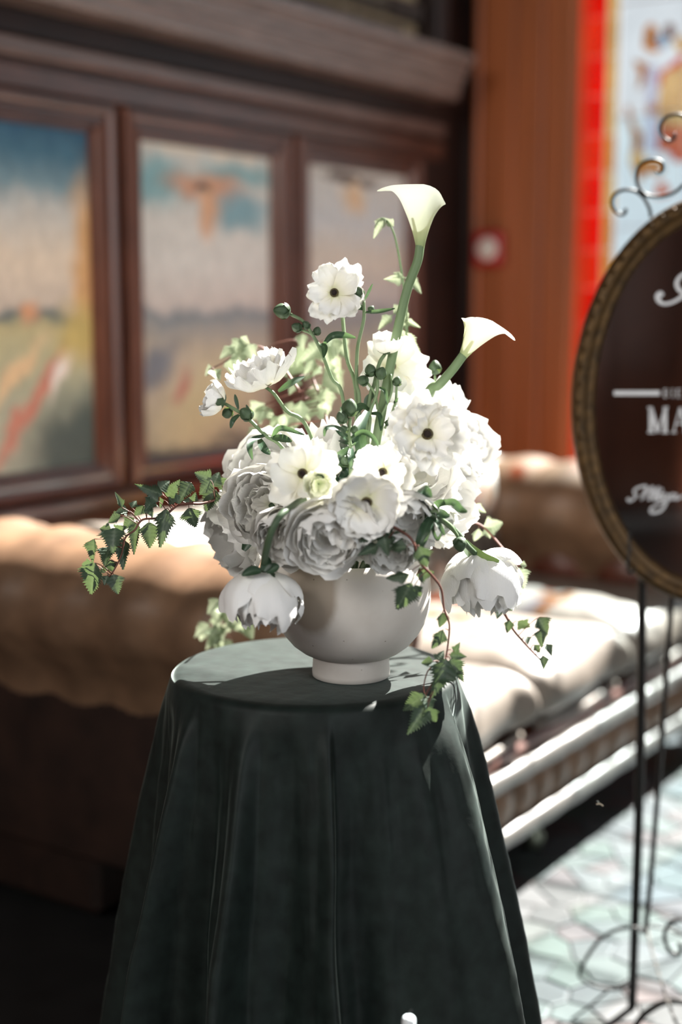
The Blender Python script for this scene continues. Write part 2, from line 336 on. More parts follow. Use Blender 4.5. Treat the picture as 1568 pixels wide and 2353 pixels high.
# ------------------------------------------------------------------ window wall
WY0, WY1, WZ0, WZ1 = -0.9, 1.985, 0.42, 6.0
ww = struct('wall_window', join(box((XW, WY1, 0), (XW+0.2, YW, ZC)), box((XW, Y0, 0), (XW+0.2, WY0, ZC)),
                                box((XW, WY0, 0), (XW+0.2, WY1, WZ0)), box((XW, WY0, WZ1), (XW+0.2, WY1, ZC))), WOODP)
for (ya, yb, out, m) in ((2.345, 2.40, 0.02, WOODD), (2.317, 2.344, 0.048, WOODP), (2.196, 2.316, 0.034, WOODP), (2.094, 2.195, 0.040, WOODP), (1.99, 2.093, 0.034, WOODP)):  # first board near-black, corner shade put into its colour
    part('pilaster_board', *bevbox((XW-out, ya, 0), (XW+0.01, yb, ZC), 0.008), m, ww, False)
# stained-glass window: border panes, clear quarries, leads and a coloured cartouche
win = tag(link('window_1', None), kind='structure'); win.location = (XW+0.08, WY1, WZ0)
GRED = [glass_mat('red_glass', (0.97, 0.14, 0.09), .10), glass_mat('red_glass_light', (1.0, 0.26, 0.16), .10)]
GAMB = [glass_mat('amber_glass', (0.86, 0.55, 0.22), .08), glass_mat('straw_glass', (0.88, 0.68, 0.38), .08)]
GCLR = [glass_mat('pale_glass', (0.97, 0.97, 0.97), .03), glass_mat('pale_blue_glass', (0.90, 0.95, 0.975), .05), glass_mat('frosted_glass', (0.82, 0.90, 0.945), .08)]
LEAD = flat('lead_came', (0.25, 0.26, 0.27), 0.6, var=0.1)
LEADA = flat('thin_lead_came', (0.55, 0.57, 0.60), 0.6, var=0.1)
GX = XW+0.08
def pane(name, ya, yb, za, zb, m):
    return part(name, *box((GX-0.003, ya, za), (GX+0.003, yb, zb)), m, win, False)
zs = []; z = WZ0
while z < WZ1-0.02: zs.append(z); z += 0.122
zs.append(WZ1)
for i in range(len(zs)-1):
    pane('red_border_pane', 1.925, WY1, zs[i]+.0015, zs[i+1]-.0015, GRED[(i*7) % 3 == 1])
    pane('amber_border_pane', 1.889, 1.924, zs[i]+.0015, zs[i+1]-.0015, GAMB[(i*5+1) % 3 == 1 or zs[i] > 1.7])
ys = [1.886, 1.66, 1.40, 1.14, 0.90, 0.66, 0.42, 0.18, -0.06, -0.30, -0.54, WY0]
zq = [WZ0+(WZ1-WZ0)*k/16 for k in range(17)]
for i in range(len(ys)-1):
    for k in range(16):
        low = zq[k] < 1.75
        pane('clear_pane', ys[i+1], ys[i], zq[k], zq[k+1], GCLR[(1 if rnd.random() < .6 else 2) if low else (0 if rnd.random() < .75 else 1)])
leads = []
for y in ys[1:-1]: leads.append(box((GX-.006, y-.002, WZ0), (GX+.006, y+.002, WZ1)))
for z in zq[1:-1]: leads.append(box((GX-.006, WY0, z-.002), (GX+.006, 1.886, z+.002)))
part('lead_came', *join(*leads), LEADA, win, False)
part('lead_came', *join(*[box((GX-.006, y-.002, WZ0), (GX+.006, y+.002, WZ1)) for y in (1.887, 1.9245)]), LEADA, win, False)
# coloured pieces of the cartouche, cut as flat glass shapes
GGOLD = glass_mat('gold_glass', (0.80, 0.45, 0.12), .3, 14); GPEA = glass_mat('peach_glass', (0.93, 0.70, 0.46), .15, 10)
GSAL = glass_mat('salmon_glass', (0.94, 0.46, 0.33), .15, 10); GLIL = glass_mat('lilac_glass', (0.86, 0.84, 0.92), .04)
GBRN = glass_mat('brown_glass', (0.45, 0.20, 0.06), .3, 14); GREDD = glass_mat('ruby_glass', (0.85, 0.03, 0.05), .1); GBLU = glass_mat('blue_grey_glass', (0.55, 0.68, 0.80), .2, 20)
def shape(name, pts, m, lay, twin=True):
    if twin and max(p[0] for p in pts) < 1605: shape(name, [(3240-u, v) for u, v in pts], m, lay, False)
    q = []
    for u, v in pts:
        d = FWD + RIGHT*((u-784)/FPX) + UP*((1176.5-v)/FPX); p = CAM + d*((GX-lay*0.004-CAM.x)/d.x); q.append(p)
    n = len(q); vs = [p-V((.0012, 0, 0)) for p in q]+[p+V((.0012, 0, 0)) for p in q]
    part(name, vs, [tuple(range(n)), tuple(range(2*n-1, n-1, -1))]+[(i, (i+1) % n, n+(i+1) % n, n+i) for i in range(n)], m, win, False)
shape('gold_scroll', [(1485, 60), (1500, 52), (1512, 70), (1505, 100), (1520, 112), (1505, 122), (1490, 118), (1478, 108), (1480, 85)], GGOLD, 1)
shape('brown_leaf', [(1528, 62), (1540, 52), (1552, 60), (1550, 85), (1540, 92), (1528, 80)], GBRN, 1)
shape('peach_leaf', [(1545, 95), (1570, 80), (1600, 90), (1600, 120), (1560, 122)], GPEA, 1)
shape('blue_boss', [(1505, 85), (1520, 78), (1535, 88), (1536, 102), (1522, 112), (1508, 102)], GBLU, 2)
shape('gold_bracket', [(1460, 138), (1480, 142), (1488, 150), (1484, 185), (1474, 200), (1466, 206), (1470, 180), (1468, 160), (1460, 150)], GGOLD, 1)
shape('lilac_column', [(1488, 150), (1512, 150), (1508, 350), (1484, 350)], GLIL, 1)
shape('ruby_spandrel', [(1514, 168), (1540, 150), (1575, 120), (1575, 138), (1545, 160), (1526, 165), (1524, 185), (1514, 200)], GREDD, 2)
shape('peach_field', [(1520, 175), (1548, 150), (1620, 130), (1620, 290), (1515, 290), (1512, 240)], GPEA, 1)
shape('salmon_field', [(1515, 290), (1620, 290), (1620, 370), (1550, 372), (1540, 352), (1510, 345)], GSAL, 1)
shape('ruby_wedge', [(1542, 352), (1556, 345), (1560, 360), (1548, 372)], GREDD, 2)
shape('gold_scroll', [(1440, 240), (1448, 245), (1456, 280), (1470, 300), (1478, 310), (1476, 345), (1462, 352), (1452, 350), (1456, 320), (1450, 295), (1442, 265)], GGOLD, 1)
shape('gold_boss', [(1486, 248), (1500, 238), (1512, 246), (1508, 258), (1494, 262)], GGOLD, 2)
shape('peach_volute', [(1450, 352), (1480, 350), (1484, 372), (1470, 400), (1458, 395), (1448, 372)], GPEA, 1)
shape('gold_volute', [(1462, 380), (1490, 368), (1520, 372), (1528, 392), (1510, 402), (1484, 396), (1474, 420), (1462, 410)], GGOLD, 1)
shape('orange_flower', [(1508, 420), (1526, 416), (1536, 428), (1528, 442), (1510, 440)], GSAL, 1)
shape('salmon_drop', [(1500, 446), (1545, 436), (1540, 448), (1510, 454)], GSAL, 1)
# fire alarm call point on the pilaster
fa = thing('fire_alarm', 'small red fire alarm box with a pale round front on the wooden pilaster', 'fire alarm', (XW-0.045, 2.272, 1.405))
REDP = flat('red_plastic', (0.42, 0.012, 0.014), 0.35, var=0.05)
part('housing', *bevbox((XW-0.085, 2.214, 1.344), (XW-0.042, 2.320, 1.462), 0.012), REDP, fa, False)
vs, fs = lathe([(0.0, 0.008), (0.028, 0.008), (0.036, 0.004), (0.038, 0)], 24)
part('button_cover', [V((XW-0.085-p.z, 2.262+p.x, 1.402+p.y)) for p in vs], fs, flat('white_plastic', (0.75, 0.68, 0.62), 0.3, var=0.04), fa)
part('bezel', *tube([V((XW-0.087, 2.262+0.041*cos(2*pi*k/24), 1.402+0.041*sin(2*pi*k/24))) for k in range(24)], 0.003, 6, sm=0, closed=True), REDP, fa)

# ------------------------------------------------------------------ floor stones (irregular polished pieces)
STONEM = [flat('stone_%s' % n, c, 0.6, var=0.25, scale=18, bump=0.15, spec=0.25) for n, c in (('grey_green', (0.038, 0.046, 0.044)), ('pale_grey', (0.048, 0.051, 0.053)), ('sea_green', (0.032, 0.044, 0.038)), ('rose', (0.046, 0.035, 0.035)), ('slate', (0.024, 0.028, 0.029)))]
def stones():
    sites = []; g = 0.088; r2 = random.Random(3)
    for i in range(-2, 22):
        for j in range(-2, 15):
            sites.append((1.75+i*g*1.15+r2.uniform(-.034, .034)+(g*.5 if j % 2 else 0), 0.40+j*g*.8+r2.uniform(-.028, .028)))
    made = 0
    for k, (x, y) in enumerate(sites):
        if not (1.80 < x < 3.7 and 0.45 < y < 1.42): continue
        poly = [(-.2, -.2), (.2, -.2), (.2, .2), (-.2, .2)]
        for q, (a, b) in enumerate(sites):
            dx, dy = a-x, b-y; d2 = dx*dx+dy*dy
            if q == k or d2 > .09: continue
            dd = math.sqrt(d2); lim = dd/2-0.0022; nx, ny = dx/dd, dy/dd; out = []
            for e in range(len(poly)):
                p, s_ = poly[e], poly[(e+1) % len(poly)]; fp = p[0]*nx+p[1]*ny-lim; fq = s_[0]*nx+s_[1]*ny-lim
                if fp <= 0: out.append(p)
                if fp*fq < 0: t = fp/(fp-fq); out.append((p[0]+(s_[0]-p[0])*t, p[1]+(s_[1]-p[1])*t))
            poly = out
            if len(poly) < 3: break
        if len(poly) < 3: continue
        n = len(poly); h = r2.uniform(-.001, .0015)
        vs = [V((x+p[0], y+p[1], -.005)) for p in poly]+[V((x+p[0], y+p[1], h-.0015)) for p in poly]+[V((x+p[0]*.93, y+p[1]*.93, h)) for p in poly]
        fs = [(i, (i+1) % n, n+(i+1) % n, n+i) for i in range(n)]+[(n+i, n+(i+1) % n, 2*n+(i+1) % n, 2*n+i) for i in range(n)]+[tuple(range(2*n, 3*n))]
        part('stone', vs, fs, STONEM[r2.choices(range(5), (6, 5, 4, 2, 1))[0]], floor, False); made += 1
stones()

# ================================================================== chesterfield sofa
def sofa():
    t = thing('chesterfield_sofa', 'low tan leather chesterfield sofa with rolled arms against the panelled wall', 'sofa', (2.75, 1.75, 0))
    xl0, xl1, xr0, xr1 = 1.93, 2.14, 3.62, 3.86; yf, yb = 1.27, 2.14
    part('base_frame', *bevbox((xl0+.02, yf+.06, 0.135), (xr1-.02, yb-.02, 0.30), 0.015), LEATHERD, t, False)
    # arms: padded panel with a rolled top
    def arm(xa, xb, inner, name, m, mi):
        cx = (xa+xb)/2; y0, y1 = yf+0.02, yb+0.13
        prof = [(xa+.015, .14), (xa+.005, .3), (xa, .44), (xa-.02, .52)]
        n = 26
        for k in range(n+1):
            a = R(205) - R(230)*k/n; prof.append((cx-.035+.172*cos(a), .648+.132*sin(a)))
        prof += [(xb, .52), (xb-.004, .3), (xb-.01, .14)]
        ny = 40; vs = []
        for j in range(ny+1):
            f = j/ny; y = y0+(y1-y0)*f
            for k, (x, z) in enumerate(prof):
                ww_ = 0.006*sin(y*38+z*9)*(1 if z > .5 else .3)+.005*mnoise.noise(V((x*9, y*9, z*9)))
                dx, dz = x-cx, z-.6; l = math.hypot(dx, dz)+1e-6
                vs.append(V((x+dx/l*ww_, y, z+dz/l*ww_)))
        mm = len(prof); fs = grid_faces(ny+1, mm)
        fs += [tuple(range(mm))[::-1], tuple(ny*mm+i for i in range(mm))]
        a = part(name, vs, fs, m, t)
        # front scroll face and piping
        ring = [V((cx+.105*cos(2*pi*k/24), y0-.012, .655+.108*sin(2*pi*k/24))) for k in range(24)]
        part('scroll_face', [V((cx, y0-.022, .655))]+ring, [(0, k+1, (k+1) % 24+1) for k in range(24)], m, a)
        part('piping', *tube(ring, .006, 6, sm=0, closed=True), LEATHERD, a)
        return a
    arm(xl0, xl1, 1, 'rolled_arm', LEATHER, LEATHERD)
    ra = arm(xr0, xr1, -1, 'rolled_arm', LEATHER, LEATHERD)
    part('arm_shade_panel', *bevbox((xl0-.006, yf+.03, .14), (xl0+.03, yb+.12, .57), .01), LEATHERO, t, False)  # near-black sheet, shade of the lower arm put into its colour
    # tufted faces
    def tuft(name, o, du, dv, nrm, nu, nv, lu, lv, cu, cv, m, amp=.03):
        vs = []; s0 = []
        for i in range(nv+1):
            for j in range(nu+1):
                a, b = j/nu*cu, i/nv*cv
                d1 = abs(((a+b) % 1)-.5)*2; d2 = abs(((a-b) % 1)-.5)*2
                h = amp*(1-d1**3)*(1-d2**3)
                vs.append(o+du*(lu*j/nu)+dv*(lv*i/nv)+nrm*h)
        f = part(name, vs, grid_faces(nv+1, nu+1), m, t)
        btn = mesh('button', *lathe([(0.0, .006), (.007, .005), (.011, 0)], 10), m)
        for i in range(int(cv*2)+1):
            for j in range(int(cu*2)+1):
                if (i+j) % 2 == 1 and 0 < i < cv*2 and 0 < j < cu*2:
                    link('button', btn, f, frame_at(o+du*(lu*j/2/cu)+dv*(lv*i/2/cv)+nrm*.004-rootof(f), basis(nrm)))
        return f
    tuft('tufted_arm_lining', V((xr0+.0, yf+.04, .40)), V((0, 1, 0)), V((0, 0, 1)), V((-1, 0, 0)), 48, 18, .60, .26, 3, 1.5, LEATHERD)
    tuft('tufted_back', V((xl1-.02, yb-.25, .40)), V((1, 0, 0)), V((0, 0, 1)), V((0, -1, 0)), 84, 18, xr0-xl1+.04, .30, 8, 1.5, LEATHERC)
    # back roll
    vs = []; nx = 60
    for i in range(nx+1):
        x = xl1-.1+(xr0-xl1+.2)*i/nx
        for k in range(28):
            a = 2*pi*k/28; w = .105+.005*sin(x*30+k*.4)
            vs.append(V((x, yb-.15+w*1.35*cos(a), .662+w*1.12*sin(a))))
    part('rolled_back', vs, grid_faces(nx+1, 28, True)+[tuple(range(28))[::-1], tuple(nx*28+i for i in range(28))], LEATHERC, t)
    part('back_panel_and_sun_block', *bevbox((xl0+.02, yb-.24, .012), (xr1-.02, YW-.032, .60), .015), LEATHERO, t, False)  # carried to the wall to block sun; colour darkened for shade
    # two seat cushions with gathered fronts
    def cushion(x0, x1):
        y0, y1, z0, z1 = yf+.015, yb-.24, .315, .475; nu, nv = 40, 28; vs = []
        cx, cy, cz = (x0+x1)/2, (y0+y1)/2, (z0+z1)/2; hx, hy, hz = (x1-x0)/2, (y1-y0)/2, (z1-z0)/2
        def pw(v, e): return math.copysign(abs(v)**e, v)
        for i in range(nv+1):
            ph = -pi/2+pi*i/nv
            for j in range(nu*3):
                th = 2*pi*j/(nu*3)
                x = hx*pw(cos(ph), .35)*pw(cos(th), .16); y = hy*pw(cos(ph), .35)*pw(sin(th), .16); z = hz*pw(sin(ph), .75)
                p = V((cx+x, cy+y, cz+z*(1+.10*(1-(x/hx)**2)*(1-(y/hy)**2))))
                if y < -hy*.6:
                    f = (1-abs(z/hz)**2)*min(1, (-y/hy-.6)/.35); p.y += f*(.020*sin(x*44+2*sin(x*13))+.018*mnoise.noise(V((x*20, z*9, 3)))-.012)
                p.z += .008*mnoise.noise(V((x*6, y*6, z)))+.006*mnoise.noise(V((x*16, y*13, 5)))
                vs.append(p)
        c = part('seat_cushion', vs, grid_faces(nv+1, nu*3, True), LEATHERC, t)
        part('piping', *tube([V((x0+.03, y0+.012, z0+.015)), V((cx, y0-.002, z0+.012)), V((x1-.03, y0+.012, z0+.015))], .007, 6), LEATHERC, c)
    cushion(2.13, 2.625); cushion(2.632, 3.12); cushion(3.127, 3.62)
    # front: platform edge, upper roll, pleated panel, lower roll
    def rail(name, z, r, m, y):
        vs = []; n = 90
        for i in range(n+1):
            x = xl0+.03+(xr1-xl0-.06)*i/n
            for k in range(14):
                a = 2*pi*k/14; w = r*(1+.05*sin(x*45))
                vs.append(V((x, y+w*.8*cos(a), z+w*sin(a))))
        return part(name, vs, grid_faces(n+1, 14, True)+[tuple(range(14))[::-1], tuple(n*14+i for i in range(14))], m, t)
    part('platform_edge', *bevbox((xl1, yf+.012, .285), (xr0, yf+.12, .318), .008), LEATHERD, t, False)
    rail('upper_rail', .268, .021, LEATHERR, yf+.004)
    rail('lower_rail', .142, .021, LEATHERR, yf+.004)
    vs = []; n = 260
    for i in range(n+1):
        x = xl0+.03+(xr1-xl0-.06)*i/n
        for k in range(9):
            f = k/8; z = .15+.105*f
            a = abs(sin(x*30+.9*sin(x*7)))**.6
            vs.append(V((x, yf+.022-.020*a*sin(pi*f)**.5-.004*sin(pi*f), z)))
    part('pleated_front', vs, grid_faces(n+1, 9), LEATHER, t)
    cast = mesh('caster', *join(lathe([(.0, .0), (.016, 0), (.022, .012), (.022, .034), (.012, .046), (.016, .07), (.026, .10), (.026, .14)], 16)), flat('brass_caster', (0.20, 0.22, 0.17), 0.3, metal=0.7))
    for x in (xl0+.1, 2.80, xr1-.1):
        for y in (yf+.09, yb-.1): link('caster', cast, t, Matrix.Translation(V((x, y, 0.001))-t.location))
sofa()

# ================================================================== table, cloth, vase
TC = V((1.472, 1.035, 0.75)); TR = 0.185
def table():
    t = thing('side_table', 'small round side table hidden under the dark green cloth', 'table', (TC.x, TC.y, 0))
    part('table_top', *lathe([(0, .722), (TR-.008, .722), (TR-.004, .726), (TR-.004, .742), (TR-.008, .746), (0, .746)], 48, (TC.x, TC.y, 0)), WOODD, t)
    part('pedestal', *lathe([(.02, .02), (.02, .722)], 16, (TC.x, TC.y, 0)), IRON, t)
    part('foot_plate', *lathe([(0, 0), (.15, 0), (.15, .012), (.02, .022)], 32, (TC.x, TC.y, .001)), IRON, t)
table()
# radius of the cloth against the angle from the camera side (right positive), 0.45 m below the top
RID = [(-95, .288), (-84, .235), (-72, .205), (-60, .245), (-51, .312), (-46, .240), (-38, .212), (-30, .250), (-22, .326), (-17, .250), (-8, .225), (1, .262), (7, .300), (9.5, .225), (15, .212), (26, .240), (42, .285), (56, .326), (61, .312), (64, .225), (71, .205), (80, .245), (88, .300), (97, .24), (110, .21), (124, .300), (138, .21), (152, .305), (166, .21), (180, .30), (194, .21), (208, .305), (222, .21), (236, .300), (250, .21)]
def rb(deg):
    d = (deg+95) % 360 - 95
    L = RID+[(RID[0][0]+360, RID[0][1])]
    for (a, ra), (b, rb_) in zip(L, L[1:]):
        if a <= d <= b:
            f = (d-a)/(b-a); f = f*f*(3-2*f); return ra+(rb_-ra)*f
    return .27
def cloth():
    n = 480; prof = []
    for r_ in (0, .04, .08, .12, .15, .17): prof.append(('t', r_))
    for k in range(1, 6): prof.append(('e', k/5))
    H = [.008+.742*(k/56)**1.15 for k in range(1, 57)]
    vs = []; rows = 0
    def pos(deg, r_, z):
        a = R(deg); return V((TC.x, TC.y, z)) + (TOCAM*cos(a)+RIGHT*sin(a))*r_
    for kind, q in prof:
        for j in range(n):
            deg = 360*j/n
            if kind == 't': r_, z = q, .7525+.0006*mnoise.noise(V((q*30*cos(R(deg)), q*30*sin(R(deg)), 1)))
            else:
                a = q*R(80); r_ = .173+.014*sin(a); z = .7525-.013*(1-cos(a))
            vs.append(pos(deg, r_, z))
        rows += 1
    for h in H:
        for j in range(n):
            deg = 360*j/n + 5*sin(R(deg*3))*0 if False else 360*j/n
            g = rb(deg+2.2*mnoise.noise(V((deg*.05, h*5, 0)))); f = h/.45
            mean = .262
            fold = (g-mean)*min(f**.72, 1.3)*min(1, h/.04)**.8
            r_ = .187+(mean-.187)*f**.82+fold
            r_ += .0022*mnoise.noise(V((deg*.12, h*14, 2)))*min(1, h/.08)+.0012*mnoise.noise(V((deg*.4, h*40, 4)))*min(1, h/.1)
            vs.append(pos(deg, r_, .7525-.0108-h if .7525-.0108-h > .004 else .004))
        rows += 1
    o = part('tablecloth', vs, grid_faces(rows, n, True), VELVET, None)
    tag(o, 'dark green velvet cloth draped in long folds over the small round table', 'tablecloth')
cloth()
def vase():
    global CERAMIC
    m, nd, lk, b = nt('matt_ceramic'); CERAMIC = m
    tc = N(nd, 'ShaderNodeTexCoord'); nz = N(nd, 'ShaderNodeTexNoise'); nz.inputs['Scale'].default_value = 26; nz.inputs['Detail'].default_value = 4
    lk.new(tc.outputs['Object'], nz.inputs[0])
    c = ramp(nd, [(0.35, (0.56, 0.52, 0.475)), (0.65, (0.61, 0.575, 0.53))]); lk.new(nz.outputs[0], c.inputs[0])
    # a damp stain with a soft, ragged edge
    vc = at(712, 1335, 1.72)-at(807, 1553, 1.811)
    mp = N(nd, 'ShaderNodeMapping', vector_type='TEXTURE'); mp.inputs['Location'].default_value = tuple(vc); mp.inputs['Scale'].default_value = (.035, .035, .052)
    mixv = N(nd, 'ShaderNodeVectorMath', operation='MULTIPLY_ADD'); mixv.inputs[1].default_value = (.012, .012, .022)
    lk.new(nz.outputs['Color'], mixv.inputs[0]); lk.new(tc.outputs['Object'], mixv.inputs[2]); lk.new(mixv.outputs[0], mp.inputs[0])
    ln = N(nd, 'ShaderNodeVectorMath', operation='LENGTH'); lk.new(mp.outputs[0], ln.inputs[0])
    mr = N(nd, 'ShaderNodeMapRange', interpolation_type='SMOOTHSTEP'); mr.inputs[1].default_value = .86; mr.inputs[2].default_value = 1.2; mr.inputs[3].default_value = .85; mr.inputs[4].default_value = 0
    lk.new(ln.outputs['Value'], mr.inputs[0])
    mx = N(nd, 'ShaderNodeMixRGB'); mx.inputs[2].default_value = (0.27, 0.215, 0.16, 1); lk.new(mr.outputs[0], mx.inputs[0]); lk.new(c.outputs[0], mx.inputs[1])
    # pinholes in the glaze
    vo = N(nd, 'ShaderNodeTexVoronoi'); vo.inputs['Scale'].default_value = 45; lk.new(tc.outputs['Object'], vo.inputs[0])
    ps = ramp(nd, [(0.035, (0.25, 0.2, 0.15)), (0.06, (1, 1, 1))]); lk.new(vo.outputs['Distance'], ps.inputs[0])
    mm = N(nd, 'ShaderNodeMixRGB', blend_type='MULTIPLY'); mm.inputs[0].default_value = .6; lk.new(mx.outputs[0], mm.inputs[1]); lk.new(ps.outputs[0], mm.inputs[2])
    lk.new(mm.outputs[0], b.inputs['Base Color']); b.inputs['Roughness'].default_value = .62; b.inputs['Specular IOR Level'].default_value = .3
    base = at(807, 1553, 1.811); t = thing('footed_vase', 'round cream ceramic bowl vase on a short foot, standing on the green cloth', 'vase', base)
    bowl = [(.0, .028), (.047, .029), (.054, .030), (.062, .034), (.074, .043), (.085, .056), (.093, .070), (.0985, .086), (.1005, .102), (.1008, .116), (.0995, .132), (.0970, .143), (.093, .151), (.089, .155), (.086, .155), (.085, .150), (.090, .138), (.095, .116), (.090, .08), (.06, .045), (0, .04)]
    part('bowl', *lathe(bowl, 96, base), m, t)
    part('foot', *lathe([(0, .0005), (.046, .0005), (.049, .002), (.0495, .008), (.0485, .02), (.0485, .0325), (.04, .034)], 72, base), m, t)
    return base
VB = vase(); MOUTH = VB + V((0, 0, .13))

# ================================================================== flowers
def petal(name, mat, al=100, w=55, k=.22, notch=.0, ruf=.06, flare=.0, seed=0, ns=11, nt_=13, basew=.28, curl=0.0, crump=.035):
    """one petal bent on a unit sphere whose pole touches the origin, opening along +x and +z"""
    r_ = random.Random(seed); ph = [r_.uniform(0, 6.28) for _ in range(6)]; vs = []; s_ = []
    skew = r_.uniform(-.10, .10)
    for i in range(ns):
        s0 = i/(ns-1)
        for j in range(nt_):
            t = -1+2*j/(nt_-1)
            edge = 1-k*abs(t+skew)**2.4-notch*math.exp(-((t-skew)/.16)**2)*s0**5+.05*s0**3*sin(6*t+ph[0])+.025*s0**6*sin(15*t+ph[4])
            a = R(al)*s0*edge
            sh = basew+(1-basew)*sin(pi*.5*min(1, s0*1.25))**.9
            if s0 > .85: sh *= 1-.5*(s0-.85)
            be = t*R(w)*sh
            c = V((sin(a), 0, -cos(a)))
            rad = 1+ruf*s0**2*(sin(4.2*t+ph[1])*.6+sin(9*t+ph[2]+3*s0)*.4)+flare*s0**3+ruf*.7*s0**3*abs(t)*sin(11*t+ph[3]) - curl*abs(t)**3*s0
            rad += crump*s0*mnoise.noise(V((t*1.9+seed*3.1, s0*2.2, seed*1.7)))+.012*sin(16*t+ph[5])*s0
            p = c*(cos(be)*rad)+V((0, 1, 0))*(sin(be)*rad)
            vs.append(p+V((0, 0, 1))); s_.append(s0*(1-.15*abs(t)))
    return mesh(name, vs, grid_faces(ns, nt_), mat, True, s_)
PO = [petal('guard_petal', PETAL, 104, 58, .2, .06, .06, .03, i, crump=.09) for i in range(6)]
PM = [petal('petal', PETAL, 118, 50, .22, .12, .08, .02, 20+i, crump=.10) for i in range(6)]
PI = [petal('petal', PETAL, 128, 52, .24, .12, .06, .03, 40+i, 11, 13, crump=.12) for i in range(7)]
PRU = [petal('petal', PETAL, 112, 46, .25, .15, .10, .05, 60+i, 11, 15, crump=.12) for i in range(7)]
PD = [petal('petal', PETAL, 134, 50, .26, .16, .09, .02, 130+i, 12, 13, crump=.14) for i in range(6)]
RO = [petal('petal', PETALR, 76, 38, .17, .04, .05, .05, 80+i, 10, 13, .2, crump=.16) for i in range(8)]
RN = [petal('petal', PETALR, 80, 31, .16, .05, .07, .04, 170+i, 10, 13, .22, crump=.20) for i in range(8)]
RG = [petal('petal', PETALG, 104, 52, .25, .05, .08, .0, 95+i) for i in range(4)]
RC = [petal('petal', PETALR, 100, 50, .22, .1, .08, .02, 105+i, crump=.10) for i in range(5)]
def put_petals(t, base, rot, spec, rr, size):
    """spec rows: meshes, count, radius, tilt, radius jitter"""
    for (ms, n, rho, tilt, jit, zsc) in spec:
        off = rr.uniform(0, 6.28)
        for k in range(n):
            a = off+2*pi*k/n+rr.uniform(-.22, .22)
            q = size*rho*(1+rr.uniform(-jit, jit)); ti = R(tilt+rr.uniform(-9, 9))
            m = rot.to_4x4() @ Matrix.Rotation(a, 4, 'Z') @ Matrix.Rotation(ti, 4, 'Y') @ Matrix.Diagonal((q, q*(1+rr.uniform(-.1, .1)), q*zsc, 1))
            link('petal', rr.choice(ms), t, Matrix.Translation(base-rootof(t)) @ m)
def strap(name, pts, w, mat=None, parent=None, twist=0.0, face=None, wprof=None):
    p = crom(pts, 7); n = len(p); vs = []; s_ = []
    for i, q in enumerate(p):
        t = (p[min(i+1, n-1)]-p[max(i-1, 0)]).normalized(); f = i/(n-1)
        nrm = V(face) if face is not None else (TOCAM+ZUP*.5)
        nrm = (nrm-t*nrm.dot(t)).normalized()
        sd = t.cross(nrm); sd = (Matrix.Rotation(twist*(.3+f), 3, t) @ sd); nn = sd.cross(t)
        ww_ = w*(wprof(f) if wprof else max(.06, sin(pi*(f*.86+.10))**.75))
        for c, h in ((-1, .28), (-.5, .08), (0, 0), (.5, .08), (1, .28)):
            vs.append(q+sd*(ww_*c*.5)+nn*(ww_*.5*h)); s_.append(abs(c))
    return part(name, vs, grid_faces(n, 5), mat or LEAFD, parent, True, s_)
def stem(pts, r0, r1=None, parent=None, mat=None, name='stem', n=8):
    vs, fs = tube(pts, r0, n, r1 if r1 is not None else r0)
    return part(name, vs, fs, mat or STEM, parent, True, [0.5]*len(vs))
BUDME = []
def bud_mesh(seed):
    vs, s_ = [], []; n, m = 13, 20
    for i in range(n):
        f = i/(n-1); z = 1.5*f
        r0 = (sin(pi*min(1, f*.93+.055))**.62)*(.66 if f < .5 else .66*(1-(f-.5)*.25))
        for k in range(m):
            a = 2*pi*k/m; g = 1+.07*cos(5*a+1.6*f+seed)*(1 if f > .1 else 0)
            vs.append(V((r0*g*cos(a), r0*g*sin(a), z))); s_.append(.5+.5*cos(5*a+1.6*f+seed))
    return mesh('bud', vs, grid_faces(n, m, True)+[tuple(range(m))[::-1], tuple((n-1)*m+i for i in range(m))], BUDM, True, s_)
BUDME = [bud_mesh(i*1.7) for i in range(3)]
SEPAL = petal('sepal', BUDM, 95, 34, .35, 0, .05, 0, 150, 7, 5)
PXM = 1825.0
def bud(parent, u, v, d, rpx, direction, k=0, open_=False):
    p = at(u, v, d); r_ = 1.12*rpx*d/FPX; rot = basis(direction, rnd.uniform(0, 6))
    o = link('bud', BUDME[k % 3], parent, frame_at(p-V(direction).normalized()*r_*.6-rootof(parent), rot, r_*1.35))
    for j in range(4):
        m = rot.to_4x4() @ Matrix.Rotation(j*pi/2, 4, 'Z') @ Matrix.Rotation(R(6), 4, 'Y') @ Matrix.Scale(r_*.98, 4)
        s_ = link('sepal', SEPAL, parent, Matrix.Translation(p-V(direction).normalized()*r_*.68-rootof(parent)) @ m)
    return o
D0 = 1.79

def stem_to_mouth(t, base, direction, mids=(), r0=.0032, mat=None):
    pts = [base, ] + list(mids)
    e = MOUTH + (V((base.x, base.y, 0))-V((MOUTH.x, MOUTH.y, 0)))*.18
    if not mids: pts.append(base.lerp(e, .45)-V(direction)*.015)
    pts.append(e); pts.append(VB+V((0, 0, .055))+(e-MOUTH)*.3)
    return stem(pts, r0, r0*.9, t, mat or STEMD)

